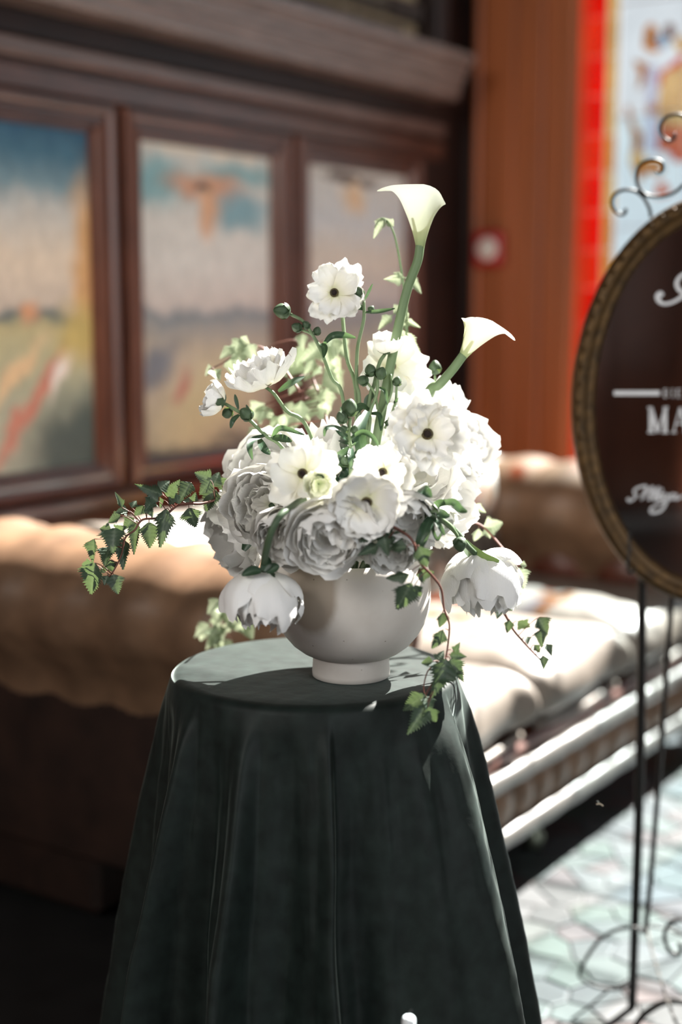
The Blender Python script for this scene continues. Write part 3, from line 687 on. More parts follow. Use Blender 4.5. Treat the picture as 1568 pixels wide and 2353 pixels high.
def peony(u, v, dd, rpx, n, label, style='cabbage', seed=0, mids=None, stem_r=.0034, sepals=True):
    d = D0+dd; rr = random.Random(seed+11); r_ = rpx*d/FPX; n = vd(*n); c = at(u, v, d)
    base = c-n*r_*.85; t = thing('peony', label, 'peony', base, 'white peonies in the vase'); rot = basis(n, rr.uniform(0, 6))
    if style == 'cabbage':
        spec = [(PO, 5, 1.02, 10, .06, .92), (PO, 5, .97, 2, .06, .95), (PM, 5, .88, 3, .06, 1.0), (PM, 5, .76, 0, .08, 1.03), (PI, 5, .62, -2, .08, 1.1), (PI, 4, .46, 0, .1, 1.25), (PI, 4, .30, 0, .1, 1.5)]
    elif style == 'ruffled':
        spec = [(PO, 6, 1.02, 16, .06, .9), (PM, 6, .96, 8, .08, .95), (PM, 6, .88, 4, .08, 1.0), (PRU, 7, .78, 0, .1, 1.06), (PRU, 7, .64, -3, .12, 1.18), (PRU, 6, .48, -2, .12, 1.35), (PRU, 5, .32, 0, .12, 1.65)]
    elif style == 'bowl':                                # big smooth guard petals, loose
        spec = [(PO, 6, 1.06, 20, .06, .9), (PO, 6, 1.0, 8, .06, .95), (PM, 6, .86, 4, .07, 1.0), (PI, 6, .68, 0, .08, 1.05), (PI, 5, .48, 4, .1, 1.2), (PI, 4, .3, 0, .1, 1.5)]
    elif style == 'droop':                              # hanging bloom: closed ball, loose outer petals
        spec = [(PO, 4, .92, 22, .14, .9), (PD, 4, 1.0, 6, .12, .95), (PD, 4, .97, 2, .12, .98), (PD, 4, .92, 0, .12, 1.02), (PRU, 5, .9, 0, .12, 1.1), (PRU, 6, .86, 0, .1, 1.28), (PRU, 6, .72, 0, .1, 1.5), (PI, 6, .56, 0, .1, 1.85), (PI, 5, .36, 0, .1, 2.7)]
    elif style == 'tulip':
        spec = [(PM, 4, .8, -2, .06, 1.5), (PM, 4, .7, -4, .06, 1.6), (PM, 3, .55, -4, .06, 1.7)]
    put_petals(t, base, rot, spec, rr, r_)
    if sepals:
        for k in range(5):
            a = 2*pi*k/5+rr.uniform(-.3, .3); m = rot.to_4x4() @ Matrix.Rotation(a, 4, 'Z') @ Matrix.Rotation(R(18), 4, 'Y') @ Matrix.Diagonal((r_*.62, r_*.5, r_*.62, 1))
            link('sepal', SEPAL, t, m @ Matrix.Identity(4) if False else Matrix.Translation(-n*r_*.03) @ m)
    stem_to_mouth(t, base+n*.004, n, mids or (), stem_r)
    return t
CENTER = None
def center_meshes():
    vs, fs = lathe([(0, .62), (.35, .58), (.62, .42), (.78, .15), (.8, -.1)], 20)
    vs = [p*(1+.16*mnoise.noise(p*7)) for p in vs]
    st = []
    for k in range(26):
        a = 2*pi*k/26; rr = .95+.18*(k % 3)
        st.append(tube([V((.7*cos(a), .7*sin(a), 0)), V((rr*cos(a), rr*sin(a), .42+.1*(k % 2)))], .06, 5, sm=1))
        q, f = lathe([(0, .1), (.11, .04), (.11, -.06), (0, -.12)], 6, (rr*cos(a), rr*sin(a), .48+.1*(k % 2))); st.append((q, f))
    return mesh('pistil', vs, fs, STAMEN), mesh('stamens', *join(*st), STAMEN)
PIST, STAM = center_meshes()
DISC = mesh('disc', *lathe([(0, .12), (.8, .1), (1.25, .0)], 20), STAMENY)
def ranunculus(u, v, dd, rpx, n, label, style='open', seed=0, path=None, buds=(), leaves=(), name='ranunculus', stem_r=.0022):
    """open flower with a dark eye; (u, v) is the eye"""
    d = D0+dd; rr = random.Random(seed+31); r_ = rpx*d/FPX; n = vd(*n); c = at(u, v, d)
    t = thing(name, label, 'ranunculus', c-n*r_*.1, 'white ranunculus stems in the vase'); rot = basis(n, rr.uniform(0, 6)); base = c-n*r_*.1
    if style == 'open': spec = [(RN, 5, 1.06, 24, .12, .88), (RO, 4, .96, 16, .12, .9)]
    elif style == 'starry': spec = [(RN, 6, 1.06, 22, .14, .88), (RN, 5, .95, 12, .14, .95)]
    elif style == 'flat': spec = [(RO, 5, 1.1, 30, .06, .85), (RO, 5, 1.0, 22, .08, .85)]
    elif style == 'double': spec = [(RN, 6, 1.08, 24, .08, .85), (RO, 5, .98, 18, .10, .9), (RN, 6, .84, 8, .14, .95), (RN, 3, .66, -4, .14, 1.0)]
    elif style == 'bowl': spec = [(RO, 5, 1.04, 14, .05, .85), (RO, 5, .98, 8, .06, .86), (RO, 3, .94, 4, .06, .86)]
    elif style == 'cup': spec = [(RC, 5, .72, -2, .05, 1.05), (RC, 5, .64, -6, .06, 1.1), (RC, 4, .5, -8, .06, 1.15), (RC, 3, .34, -8, .06, 1.3)]
    elif style == 'green': spec = [(RG, 4, .75, 14, .08, 1.0), (RG, 4, .6, 0, .08, 1.1), (RG, 3, .4, -4, .08, 1.25)]
    elif style == 'side': spec = [(RN, 6, 1.1, 2, .12, 1.0), (RN, 6, 1.0, -8, .14, 1.1), (RN, 5, .85, -16, .14, 1.2)]
    put_petals(t, base, rot, spec, rr, r_)
    if style in ('open', 'starry', 'flat', 'double', 'bowl'):
        q = r_*.15; loc = base+n*r_*.05-t.location
        link('disc', DISC, t, frame_at(loc, rot, q)); link('pistil', PIST, t, frame_at(loc+n*q*.1, rot, q*.9)); link('stamens', STAM, t, frame_at(loc+n*q*.05, rot, q*.78))
    else:
        for k in range(4):
            m = rot.to_4x4() @ Matrix.Rotation(k*pi/2+rr.uniform(-.2, .2), 4, 'Z') @ Matrix.Rotation(R(12), 4, 'Y') @ Matrix.Diagonal((r_*.5, r_*.45, r_*.55, 1))
            link('sepal', SEPAL, t, Matrix.Translation(-n*r_*.03) @ m)
    if path: pts = [base-n*.002]+[at(a, b, D0+e) for a, b, e in path]; pts += [MOUTH+(pts[-1]-MOUTH)*.2]
    else: pts = [base, base-n*.03+V((0, 0, -.01)), MOUTH+(base-MOUTH)*.2]
    stem(pts, stem_r, stem_r*1.25, t)
    for (a, b, e, rp, dr) in buds: bud(t, a, b, D0+e, rp, vd(*dr), rr.randrange(3))
    for lf in leaves: strap('leaf', [at(a, b, D0+e) for a, b, e in lf[0]], lf[1]*D0/FPX, LEAFD, t, lf[2] if len(lf) > 2 else 0)
    return t
def bud_stem(label, path, buds, leaves=(), r=.002, extra=(), name='bud_stem'):
    pts = [at(a, b, D0+e) for a, b, e in path]; t = thing(name, label, 'flower bud', pts[0], 'ranunculus bud stems')
    stem(pts+[MOUTH+(pts[-1]-MOUTH)*.25], r, r*1.25, t)
    for q in extra: stem([at(a, b, D0+e) for a, b, e in q], r*.75, r*.9, t)
    for (a, b, e, rp, dr) in buds: bud(t, a, b, D0+e, rp, vd(*dr), rnd.randrange(3))
    for lf in leaves: strap('leaf', [at(a, b, D0+e) for a, b, e in lf[0]], lf[1]*D0/FPX, LEAFD, t, lf[2] if len(lf) > 2 else 0)
    return t

peony(605, 1070, .03, 84, (-.45, .55, .6), 'big white peony at the upper left edge of the bouquet', 'bowl', 1)
peony(604, 1162, -.09, 80, (-.25, .1, .95), 'densely ruffled white peony at the left of the bouquet', 'ruffled', 2)
peony(520, 1232, .02, 78, (-.75, -.25, .45), 'white peony with broad smooth petals, farthest left beneath the leafy vine', 'bowl', 3)
peony(664, 1238, -.13, 68, (-.15, -.3, .9), 'ruffled white peony behind the bent dark stem at the vase rim', 'ruffled', 4)
peony(752, 1242, -.18, 80, (.02, -.30, .95), 'cabbage-like white peony hanging over the middle of the vase rim', 'cabbage', 5)
peony(972, 1085, -.08, 80, (.35, .25, .8), 'full white peony below the large dark-eyed ranunculus on the right', 'cabbage', 6)
peony(1048, 1150, .03, 80, (.75, -.05, .5), 'white peony with wide petals at the right edge above the dark strap leaves', 'bowl', 7)
peony(1085, 1015, .06, 76, (.65, .45, .35), 'white peony at the upper right edge of the bouquet', 'ruffled', 8)
peony(932, 1195, -.15, 64, (.25, -.55, .85), 'white peony with drooping petals above the red-stemmed vine', 'cabbage', 9)
peony(765, 1030, .0, 62, (-.1, .9, .3), 'upright cup-shaped white peony behind the central bud cluster', 'tulip', 10)
peony(1000, 915, .08, 62, (.15, .75, .35), 'sunlit white peony behind the short calla stem', 'ruffled', 12)
peony(996, 1222, -.09, 60, (.6, -.6, .3), 'white peony low on the right, between the vine and the drooping bloom', 'cabbage', 13)
peony(900, 1272, -.155, 54, (.05, -.65, .7), 'small white peony spilling over the vase rim under the vine leaves', 'cabbage', 14)
peony(838, 1238, -.13, 52, (.0, -.4, .9), 'white peony half hidden beneath the bowl-shaped ranunculus', 'cabbage', 21)
peony(862, 1020, .05, 58, (.1, .8, .3), 'upright cup-shaped white peony behind the wide dark strap leaf', 'tulip', 15)
peony(945, 985, .10, 70, (.2, .6, .5), 'white peony behind the large dark-eyed ranunculus', 'bowl', 16)
peony(690, 1065, .10, 70, (-.2, .6, .5), 'white peony deep behind the left dark-eyed ranunculus', 'bowl', 17)
peony(560, 1130, .09, 60, (-.7, .3, .2), 'white peony tucked behind the ruffled one on the left', 'cabbage', 18)
peony(602, 1382, -.13, 78, (-.06, -.97, .22), 'white peony drooping from a bent stem at the left of the vase', 'droop', 19,
      mids=[at(606, 1300, 1.635), at(613, 1262, 1.60), at(628, 1212, 1.585), at(660, 1172, 1.60), at(720, 1160, 1.68)], stem_r=.0042)
peony(1116, 1338, -.02, 80, (.05, -.97, .25), 'white peony drooping at the right of the vase, beneath a long green sepal', 'droop', 20,
      mids=[at(1098, 1276, 1.75), at(1076, 1256, 1.73), at(1052, 1226, 1.70), at(1028, 1204, 1.67), at(992, 1184, 1.64), at(930, 1180, 1.72)], stem_r=.0036)

ranunculus(768, 672, .0, 56, (-.15, .12, .95), 'dark-eyed white ranunculus highest on the left, on a thin bare stem', 'starry', 1, [(776, 686, .022), (786, 715, .025), (797, 820, .01), (820, 922, .01)])
ranunculus(607, 880, -.02, 70, (-.35, .9, .15), 'white ranunculus seen from the side, petals fanned upward at the left', 'side', 2, [(630, 905, -.02), (660, 945, -.01), (712, 995, 0)], leaves=[([(640, 900, 0), (670, 880, 0), (700, 865, .01)], 16)])
ranunculus(900, 840, .03, 62, (.1, .25, .9), 'dark-eyed white ranunculus just behind the half-open cupped one', 'open', 3, [(902, 850, .055), (896, 890, .06), (885, 940, .04)])
ranunculus(886, 806, .0, 46, (.1, .9, .25), 'half-open cupped white ranunculus in front of the tall calla stem', 'cup', 4, [(872, 835, 0), (860, 885, 0), (848, 935, 0)])
ranunculus(510, 925, -.02, 52, (-.85, .35, .2), 'half-open white ranunculus nodding at the far left end of its stem', 'cup', 5, [(530, 935, -.02), (565, 957, -.02), (610, 1000, -.03), (662, 1047, -.03)],
           buds=[(570, 955, -.02, 15, (-.6, .6, .4)), (526, 948, -.01, 12, (-.5, -.2, .5))],
           leaves=[([(550, 953, -.02), (536, 966, -.03), (530, 984, -.03)], 12), ([(548, 940, -.02), (543, 920, -.02), (540, 906, -.02)], 9), ([(578, 960, -.02), (572, 945, -.02), (566, 930, -.02)], 9), ([(626, 1004, -.03), (646, 984, -.04), (700, 999, -.04)], 13, .3), ([(626, 1005, -.03), (648, 1008, -.05), (671, 1015, -.06)], 20), ([(610, 1000, -.03), (580, 1012, -.05), (574, 1030, -.06), (580, 1056, -.06)], 15), ([(596, 1008, -.03), (606, 1030, -.05), (622, 1044, -.05)], 18)])
ranunculus(695, 1088, -.15, 64, (-.15, .15, .95), 'dark-eyed white ranunculus low on the left beside the greenish half-open one', 'open', 6)
ranunculus(735, 1112, -.175, 44, (.15, -.1, .95), 'small greenish-white half-open ranunculus touching the left dark-eyed bloom', 'green', 7)
ranunculus(983, 997, -.13, 74, (.08, .12, .95), 'large double white ranunculus with a dark eye on the right', 'double', 8)
ranunculus(878, 1086, -.13, 62, (-.35, .15, .85), 'dark-eyed white ranunculus turned left, behind the bowl-shaped one', 'open', 9)
ranunculus(843, 1155, -.20, 70, (.02, -.05, .98), 'bowl-shaped dark-eyed white ranunculus at the front of the bouquet', 'bowl', 10)
ranunculus(803, 1192, -.185, 64, (-.2, -.3, .9), 'creamy white ranunculus tucked under the left of the bowl-shaped one', 'bowl', 11)

bud_stem('tall bud stem curving to the left with a plump closed bud at its tip', [(668, 722, -.02), (700, 742, -.02), (735, 800, -.02), (762, 868, -.01), (790, 928, 0)],
         [(655, 715, -.02, 17, (-.9, .1, .2)), (686, 754, -.02, 11, (-.7, .3, .3)), (706, 750, -.02, 9, (-.5, .7, .3)), (728, 764, -.02, 9, (.3, .9, .3))],
         [([(745, 790, -.02), (764, 772, -.03), (790, 770, -.03), (818, 776, -.03)], 16, .4), ([(738, 790, -.02), (746, 800, -.03), (744, 822, -.04)], 15)], extra=[[(694, 758, -.02), (718, 770, -.02), (738, 800, -.02)]])
bud_stem('upright thin stem with small buds and narrow leaves beside the topmost ranunculus', [(836, 690, .0), (836, 735, .0), (822, 800, .0), (820, 880, .0), (826, 940, .0)],
         [(826, 676, 0, 12, (-.4, .8, .2)), (852, 712, 0, 7, (.5, .7, 0))],
         [([(838, 712, 0), (815, 706, 0), (795, 708, 0)], 10), ([(840, 718, 0), (870, 716, -.01), (908, 709, -.01)], 11), ([(838, 690, 0), (848, 670, 0), (857, 652, 0)], 7), ([(838, 714, 0), (826, 700, 0), (818, 690, 0)], 8)])
bud_stem('upright cluster of furled buds rising over the front flowers', [(805, 960, -.10), (802, 1000, -.10), (806, 1030, -.10), (806, 1085, -.09)],
         [(803, 944, -.10, 18, (.1, .95, .2)), (788, 964, -.11, 13, (-.4, .9, .2)), (792, 990, -.105, 9, (-.3, .9, .3)), (814, 990, -.10, 9, (.4, .9, .2)), (796, 1062, -.11, 12, (-.3, .7, .5)), (756, 1077, -.11, 11, (-.5, .6, .5))],
         [([(800, 1006, -.10), (782, 986, -.12), (752, 984, -.13), (745, 1003, -.13)], 12, .3), ([(801, 1015, -.10), (786, 1000, -.12), (772, 988, -.12)], 10), ([(808, 1005, -.10), (832, 993, -.12), (856, 1003, -.13), (874, 1031, -.13)], 12, .3), ([(808, 1028, -.10), (807, 1050, -.12), (807, 1078, -.12)], 14), ([(806, 1028, -.1), (780, 1050, -.10), (758, 1066, -.09)], 20), ([(808, 1026, -.1), (816, 1020, -.11), (824, 1016, -.11)], 6)])
bud_stem('tangle of thin stems and round buds under the cupped ranunculus', [(868, 868, -.01), (866, 905, -.01), (850, 950, -.01), (848, 990, 0)],
         [(853, 856, -.01, 13, (-.2, .9, .2)), (838, 876, -.01, 12, (-.8, .3, .2)), (874, 862, -.015, 13, (.3, .8, .3)), (912, 880, 0, 10, (.2, .9, .2)), (892, 973, -.01, 7, (0, .5, .5))],
         [([(872, 890, -.01), (886, 900, -.02), (890, 930, -.02)], 9), ([(905, 925, 0), (930, 914, -.02), (956, 922, -.02)], 12, .3), ([(860, 905, 0), (846, 920, 0), (842, 950, 0)], 18), ([(845, 945, -.05), (826, 985, -.08), (830, 1025, -.09), (836, 1062, -.09)], 30, .1), ([(850, 950, 0), (872, 955, -.02), (876, 990, -.03)], 12), ([(852, 948, 0), (830, 935, -.02), (815, 955, -.03)], 20)],
         extra=[[(912, 884, 0), (908, 930, 0), (885, 985, 0)], [(898, 860, 0), (900, 900, 0), (876, 960, 0)], [(845, 880, -.01), (862, 905, -.01), (868, 940, 0)]])
bud_stem('single pale bud standing above the right-hand peonies beside the short calla', [(1000, 862, .07), (1000, 890, .07), (985, 930, .06)], [(1000, 850, .07, 14, (0, .95, .1))], r=.0016)
bud_stem('small nodding bud among dark strap leaves at the lower right', [(1052, 1232, -.125), (1035, 1208, -.135), (1010, 1190, -.145), (985, 1180, -.145)], [(1056, 1245, -.125, 15, (.15, -.9, .2))],
         [([(994, 1184, -.145), (980, 1212, -.165), (968, 1245, -.170), (953, 1280, -.165)], 26, .2), ([(996, 1186, -.145), (1010, 1208, -.165), (1022, 1230, -.165)], 12), ([(994, 1182, -.145), (1006, 1160, -.155), (1034, 1151, -.155)], 18), ([(1004, 1162, -.145), (1040, 1154, -.165), (1058, 1170, -.165), (1074, 1176, -.155)], 17, .4), ([(1000, 1170, -.145), (1018, 1182, -.155), (1034, 1186, -.155)], 20), ([(992, 1188, -.145), (996, 1220, -.155), (1006, 1240, -.155), (1016, 1222, -.155)], 7), ([(958, 1130, -.155), (974, 1126, -.185), (992, 1143, -.185)], 24)])
strap('sepal', [at(1068, 1243, 1.765), at(1082, 1266, 1.75), at(1110, 1283, 1.735), at(1148, 1290, 1.73)], 30*1.77/FPX, STEMD, bpy.data.objects['peony.019'], .2)
for q in ([(606, 1312), (614, 1295), (612, 1276)], [(612, 1314), (630, 1305), (642, 1300)], [(600, 1312), (580, 1312), (556, 1322)]):
    strap('sepal', [at(a, b, 1.625) for a, b in q], 22*1.7/FPX, LEAFD, bpy.data.objects['peony.018'])

# calla lilies
def calla(bu, bv, dd, path, axis, tipdir, L, Rm, label):
    d = D0+dd; b = at(bu, bv, d); ax = vd(*axis); t = thing('calla_lily', label, 'calla lily', b, 'calla lilies in the vase')
    rot = basis(ax, 0, vd(*tipdir)); vs, s_ = [], []; ns, ntt = 22, 36
    for i in range(ns):
        s0 = i/(ns-1)
        for j in range(ntt):
            q = -1+2*j/(ntt-1); th = q*pi*1.12
            ct = cos(th) if abs(th) < pi else -1
            top = .74+.24*(.5+.5*ct)**1.3-.10*max(0, -ct)**3
            z = L*top*s0; f = z/L
            lip = max(0, s0-.62)/.38
            r_ = .0052+Rm*(.30*f+.70*f**1.7)*(1+.10*q)
            r_ += Rm*lip**2*(.06+.08*max(0, ct)**1.5)
            tipf = max(0, ct)**10*lip**2
            r2 = r_+Rm*.10*tipf; z2 = z-L*(.13*lip**2.5*max(0, ct)+.05*tipf)-L*.06*lip**3
            w = .05*Rm*sin(4*th+1.3)*lip
            vs.append(V(((r2+w)*cos(th), (r2+w)*sin(th), z2))); s_.append(min(1, .06+.85*f))
    me = mesh('spathe', [rot @ p for p in vs], grid_faces(ns, ntt), CALLA, True, s_); link('spathe', me, t)
    sp = part('spadix', *tube([b+ax*.01, b+ax*L*.55], .0032, 8, .0022, sm=4), flat('yellow_spadix', (0.6, 0.42, 0.06), .6), t)
    pts = [b+ax*.006]+[at(*p[:2], D0+p[2]) for p in path]; pts.append(MOUTH+(pts[-1]-MOUTH)*.3)
    stem(pts, .0058, .0062, t, STEM, n=12)
calla(966, 572, 0, [(960, 600, 0), (938, 660, 0), (918, 740, 0), (890, 880, .01)], (.0, 1, -.05), (-1, 0, .1), .096, .040, 'tall cream calla lily rising highest above the bouquet')
calla(1062, 822, .0, [(1040, 850, 0), (1010, 884, 0), (975, 922, .01)], (.50, .84, .12), (.95, -.2, .3), .072, .032, 'shorter cream calla lily leaning right toward the pilaster')

# leafy vines
def leafm(name, mat, seed, lobes=True):
    r_ = random.Random(seed); n = 25; vs, s_ = [], []
    for i in range(n):
        f = i/(n-1)
        w = .46*min(1, (f+.02)/.20)**.75*max(0, 1-f)**(.72+.1*(seed % 3))
        if lobes: w *= 1+.16*math.exp(-((f-.30)/.09)**2)-.08*math.exp(-((f-.46)/.07)**2)
        tooth = 1 if i % 2 else 0
        we = w*(1.20 if tooth else .84)*(1+r_.uniform(-.06, .06))
        z0 = -.16*f*f; ridge = .014 if (i//2) % 2 else -.006
        for c, h in ((-1, .42), (-.5, .16), (0, 0), (.5, .16), (1, .42)):
            q = we if abs(c) == 1 else w; wy = f+(.055*tooth if abs(c) == 1 else 0)+.22*w*abs(c)*(1-f)
            zz = z0+h*w*.8+ridge*abs(c)*(1-f)+.10*w*sin(5*f+seed*2+c)*abs(c)
            vs.append(V((c*q, wy, zz))); s_.append(min(1, abs(c)) if (i//2) % 2 else abs(c)*.55)
    return mesh(name, vs, grid_faces(n, 5), mat, True, s_)
LB = [leafm('leaf', LEAFB, i, i != 1) for i in range(4)]
LP = [leafm('leaf', LEAFP, i, i != 1) for i in range(4)]
def vine(name, label, path, leaves, ms, r0=.0013, smat=None, side=(), cat='vine', wide=1.0, jit=.5, seed=0):
    rr = random.Random(seed+5); pts = [at(a, b, D0+e) for a, b, e in path]
    t = thing(name, label, cat, pts[0], 'leafy vine sprigs in the bouquet')
    stem(pts, r0*1.5, r0*.7, t, smat or STEMR, n=7)
    for q in side: stem([at(a, b, D0+e) for a, b, e in q], r0*.7, r0*.5, t, smat or STEMR, n=6)
    fine = crom(pts, 8)
    for lf in leaves:
        (a, b, c, dd_) = lf[:4]; e = lf[4] if len(lf) > 4 else None; wd = lf[5] if len(lf) > 5 else 1.0
        nearest = min(fine, key=lambda p: (p-at(a, b, (p-CAM).dot(FWD))).length)
        dep = (nearest-CAM).dot(FWD)+(e if e is not None else rr.uniform(-.02, .012))
        p0 = at(a, b, dep); p1 = at(c, dd_, dep-rr.uniform(-.012, .015)); y = (p1-p0); L = y.length; y.normalize()
        nr = (TOCAM+ZUP*.35+RIGHT*rr.uniform(-jit, jit)+ZUP*rr.uniform(-jit, jit)); nr = (nr-y*nr.dot(y)).normalized(); x = y.cross(nr)
        rot = Matrix((x, y, nr)).transposed()
        link('leaf', rr.choice(ms), t, frame_at(p0-t.location, rot, (L*wide*wd, L, L)))
        if (nearest-p0).length > .004:
            part('leaf_stalk', *tube([nearest, nearest.lerp(p0, .6)+ZUP*.002, p0], .0006, 5, .0005, sm=3), smat or STEMR, t)
    return t
def zl(x0, y0, s, rows): return [(x0+r_[0]*s, y0+r_[1]*s, x0+r_[2]*s, y0+r_[3]*s)+tuple(r_[4:]) for r_ in rows]
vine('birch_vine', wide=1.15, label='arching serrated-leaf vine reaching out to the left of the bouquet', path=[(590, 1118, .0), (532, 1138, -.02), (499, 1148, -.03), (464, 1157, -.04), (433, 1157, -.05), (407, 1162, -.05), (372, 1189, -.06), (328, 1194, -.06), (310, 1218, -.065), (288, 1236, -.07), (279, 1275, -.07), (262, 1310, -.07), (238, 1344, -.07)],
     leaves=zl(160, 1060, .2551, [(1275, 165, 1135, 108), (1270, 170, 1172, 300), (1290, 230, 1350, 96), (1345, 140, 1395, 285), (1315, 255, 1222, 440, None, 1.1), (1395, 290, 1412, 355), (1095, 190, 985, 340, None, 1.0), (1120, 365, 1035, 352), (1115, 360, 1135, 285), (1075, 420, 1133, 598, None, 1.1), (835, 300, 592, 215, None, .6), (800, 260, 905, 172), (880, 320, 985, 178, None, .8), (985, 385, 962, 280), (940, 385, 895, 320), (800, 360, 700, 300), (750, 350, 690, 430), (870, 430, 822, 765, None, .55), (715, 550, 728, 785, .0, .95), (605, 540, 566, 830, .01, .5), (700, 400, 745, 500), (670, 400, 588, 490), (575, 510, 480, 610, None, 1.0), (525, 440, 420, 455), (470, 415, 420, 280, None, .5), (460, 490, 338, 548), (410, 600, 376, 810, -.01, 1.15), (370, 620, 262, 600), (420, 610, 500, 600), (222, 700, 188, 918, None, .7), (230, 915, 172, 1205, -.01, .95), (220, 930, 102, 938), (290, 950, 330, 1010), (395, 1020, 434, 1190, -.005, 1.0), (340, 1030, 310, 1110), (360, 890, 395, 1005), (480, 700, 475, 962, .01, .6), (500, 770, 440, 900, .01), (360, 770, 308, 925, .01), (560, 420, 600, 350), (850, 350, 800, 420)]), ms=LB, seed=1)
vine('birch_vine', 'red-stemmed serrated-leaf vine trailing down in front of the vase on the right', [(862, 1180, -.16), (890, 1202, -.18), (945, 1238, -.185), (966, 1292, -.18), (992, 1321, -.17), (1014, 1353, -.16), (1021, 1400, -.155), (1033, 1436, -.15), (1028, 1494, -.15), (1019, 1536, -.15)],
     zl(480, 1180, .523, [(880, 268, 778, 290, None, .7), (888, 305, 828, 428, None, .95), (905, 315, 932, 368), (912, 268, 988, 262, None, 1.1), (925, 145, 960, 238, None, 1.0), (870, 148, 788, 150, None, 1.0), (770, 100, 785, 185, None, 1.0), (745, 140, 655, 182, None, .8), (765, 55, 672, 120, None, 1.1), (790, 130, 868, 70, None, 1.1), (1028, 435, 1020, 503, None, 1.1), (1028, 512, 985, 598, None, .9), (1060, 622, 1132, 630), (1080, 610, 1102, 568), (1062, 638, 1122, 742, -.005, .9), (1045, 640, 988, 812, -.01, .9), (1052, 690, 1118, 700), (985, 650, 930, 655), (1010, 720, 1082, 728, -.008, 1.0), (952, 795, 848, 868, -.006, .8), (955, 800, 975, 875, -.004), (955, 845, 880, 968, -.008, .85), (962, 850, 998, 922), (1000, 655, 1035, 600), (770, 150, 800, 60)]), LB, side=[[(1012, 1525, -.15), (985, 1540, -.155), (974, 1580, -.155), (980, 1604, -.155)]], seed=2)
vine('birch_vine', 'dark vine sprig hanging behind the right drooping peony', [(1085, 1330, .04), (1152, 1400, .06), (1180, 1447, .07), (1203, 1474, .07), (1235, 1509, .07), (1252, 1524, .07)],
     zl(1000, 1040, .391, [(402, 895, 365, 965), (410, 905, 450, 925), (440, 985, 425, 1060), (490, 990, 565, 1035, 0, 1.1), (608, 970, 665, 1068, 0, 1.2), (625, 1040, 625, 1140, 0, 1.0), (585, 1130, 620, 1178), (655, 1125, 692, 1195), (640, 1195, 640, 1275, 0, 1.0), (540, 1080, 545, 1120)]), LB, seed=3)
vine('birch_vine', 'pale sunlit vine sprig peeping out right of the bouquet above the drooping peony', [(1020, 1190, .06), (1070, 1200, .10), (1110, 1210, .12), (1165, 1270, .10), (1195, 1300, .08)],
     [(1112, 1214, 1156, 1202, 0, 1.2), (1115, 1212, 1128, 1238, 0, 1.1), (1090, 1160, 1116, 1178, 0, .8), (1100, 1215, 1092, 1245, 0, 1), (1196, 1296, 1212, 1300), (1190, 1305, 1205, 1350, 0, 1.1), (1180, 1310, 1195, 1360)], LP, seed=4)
r5 = random.Random(9)
def cloudleaves(u0, v0, u1, v1, n, size, dn):
    out = []
    for _ in range(n):
        a, b = r5.uniform(u0, u1), r5.uniform(v0, v1); L = size*r5.uniform(.7, 1.25); an = r5.uniform(-.9, .9)+pi/2
        out.append((a, b, a+L*cos(an), b+L*sin(an), r5.uniform(-dn, dn), r5.uniform(.8, 1.15)))
    return out
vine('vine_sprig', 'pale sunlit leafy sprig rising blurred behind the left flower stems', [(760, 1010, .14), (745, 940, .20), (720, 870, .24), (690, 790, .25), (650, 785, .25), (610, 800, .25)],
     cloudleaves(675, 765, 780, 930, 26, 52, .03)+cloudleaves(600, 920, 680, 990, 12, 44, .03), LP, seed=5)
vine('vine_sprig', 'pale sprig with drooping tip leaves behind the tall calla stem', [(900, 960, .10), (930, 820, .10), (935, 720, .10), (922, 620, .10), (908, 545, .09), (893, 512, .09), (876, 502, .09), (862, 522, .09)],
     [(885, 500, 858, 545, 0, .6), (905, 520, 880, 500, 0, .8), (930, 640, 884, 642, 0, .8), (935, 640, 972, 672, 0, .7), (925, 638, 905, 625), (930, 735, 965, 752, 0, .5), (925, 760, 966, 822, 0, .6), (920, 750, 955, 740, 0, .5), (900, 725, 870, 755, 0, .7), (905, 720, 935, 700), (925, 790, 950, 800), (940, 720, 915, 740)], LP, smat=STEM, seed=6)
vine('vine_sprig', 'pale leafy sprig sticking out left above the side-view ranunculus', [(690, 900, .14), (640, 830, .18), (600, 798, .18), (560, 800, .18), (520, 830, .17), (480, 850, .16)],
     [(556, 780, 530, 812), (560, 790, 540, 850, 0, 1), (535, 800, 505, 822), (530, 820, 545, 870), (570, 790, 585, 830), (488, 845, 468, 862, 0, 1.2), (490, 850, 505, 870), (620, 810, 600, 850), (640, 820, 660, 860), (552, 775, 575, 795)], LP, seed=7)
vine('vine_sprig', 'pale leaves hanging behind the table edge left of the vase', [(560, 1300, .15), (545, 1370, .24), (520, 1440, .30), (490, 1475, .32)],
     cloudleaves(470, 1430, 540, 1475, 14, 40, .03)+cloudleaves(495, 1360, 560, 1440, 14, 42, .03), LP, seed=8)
# dark filler foliage in the heart of the bouquet
t = thing('foliage_sprig', 'dark narrow foliage filling the gap at the middle of the bouquet', 'foliage', at(800, 1130, D0-.02))
r6 = random.Random(4)
for k in range(34):
    u, v = r6.gauss(790, 42), r6.gauss(1095, 34); a = r6.uniform(0, 6.28); L = r6.uniform(28, 60)
    strap('leaf', [at(u, v, D0-.03), at(u+L*.5*cos(a), v+L*.5*sin(a), D0-.055), at(u+L*cos(a), v+L*sin(a), D0-.05)], r6.uniform(12, 22)*D0/FPX, LEAFD, t, r6.uniform(-.6, .6))
for q in ([(650, 1285), (670, 1298), (692, 1285)], [(735, 1255), (700, 1290), (660, 1290)], [(830, 1262), (850, 1240), (870, 1215)], [(940, 1135), (960, 1150), (990, 1140)], [(560, 1265), (575, 1240), (590, 1235)]):
    strap('leaf', [at(a, b, D0-.03) for a, b in q], 24*D0/FPX, LEAFD, t)
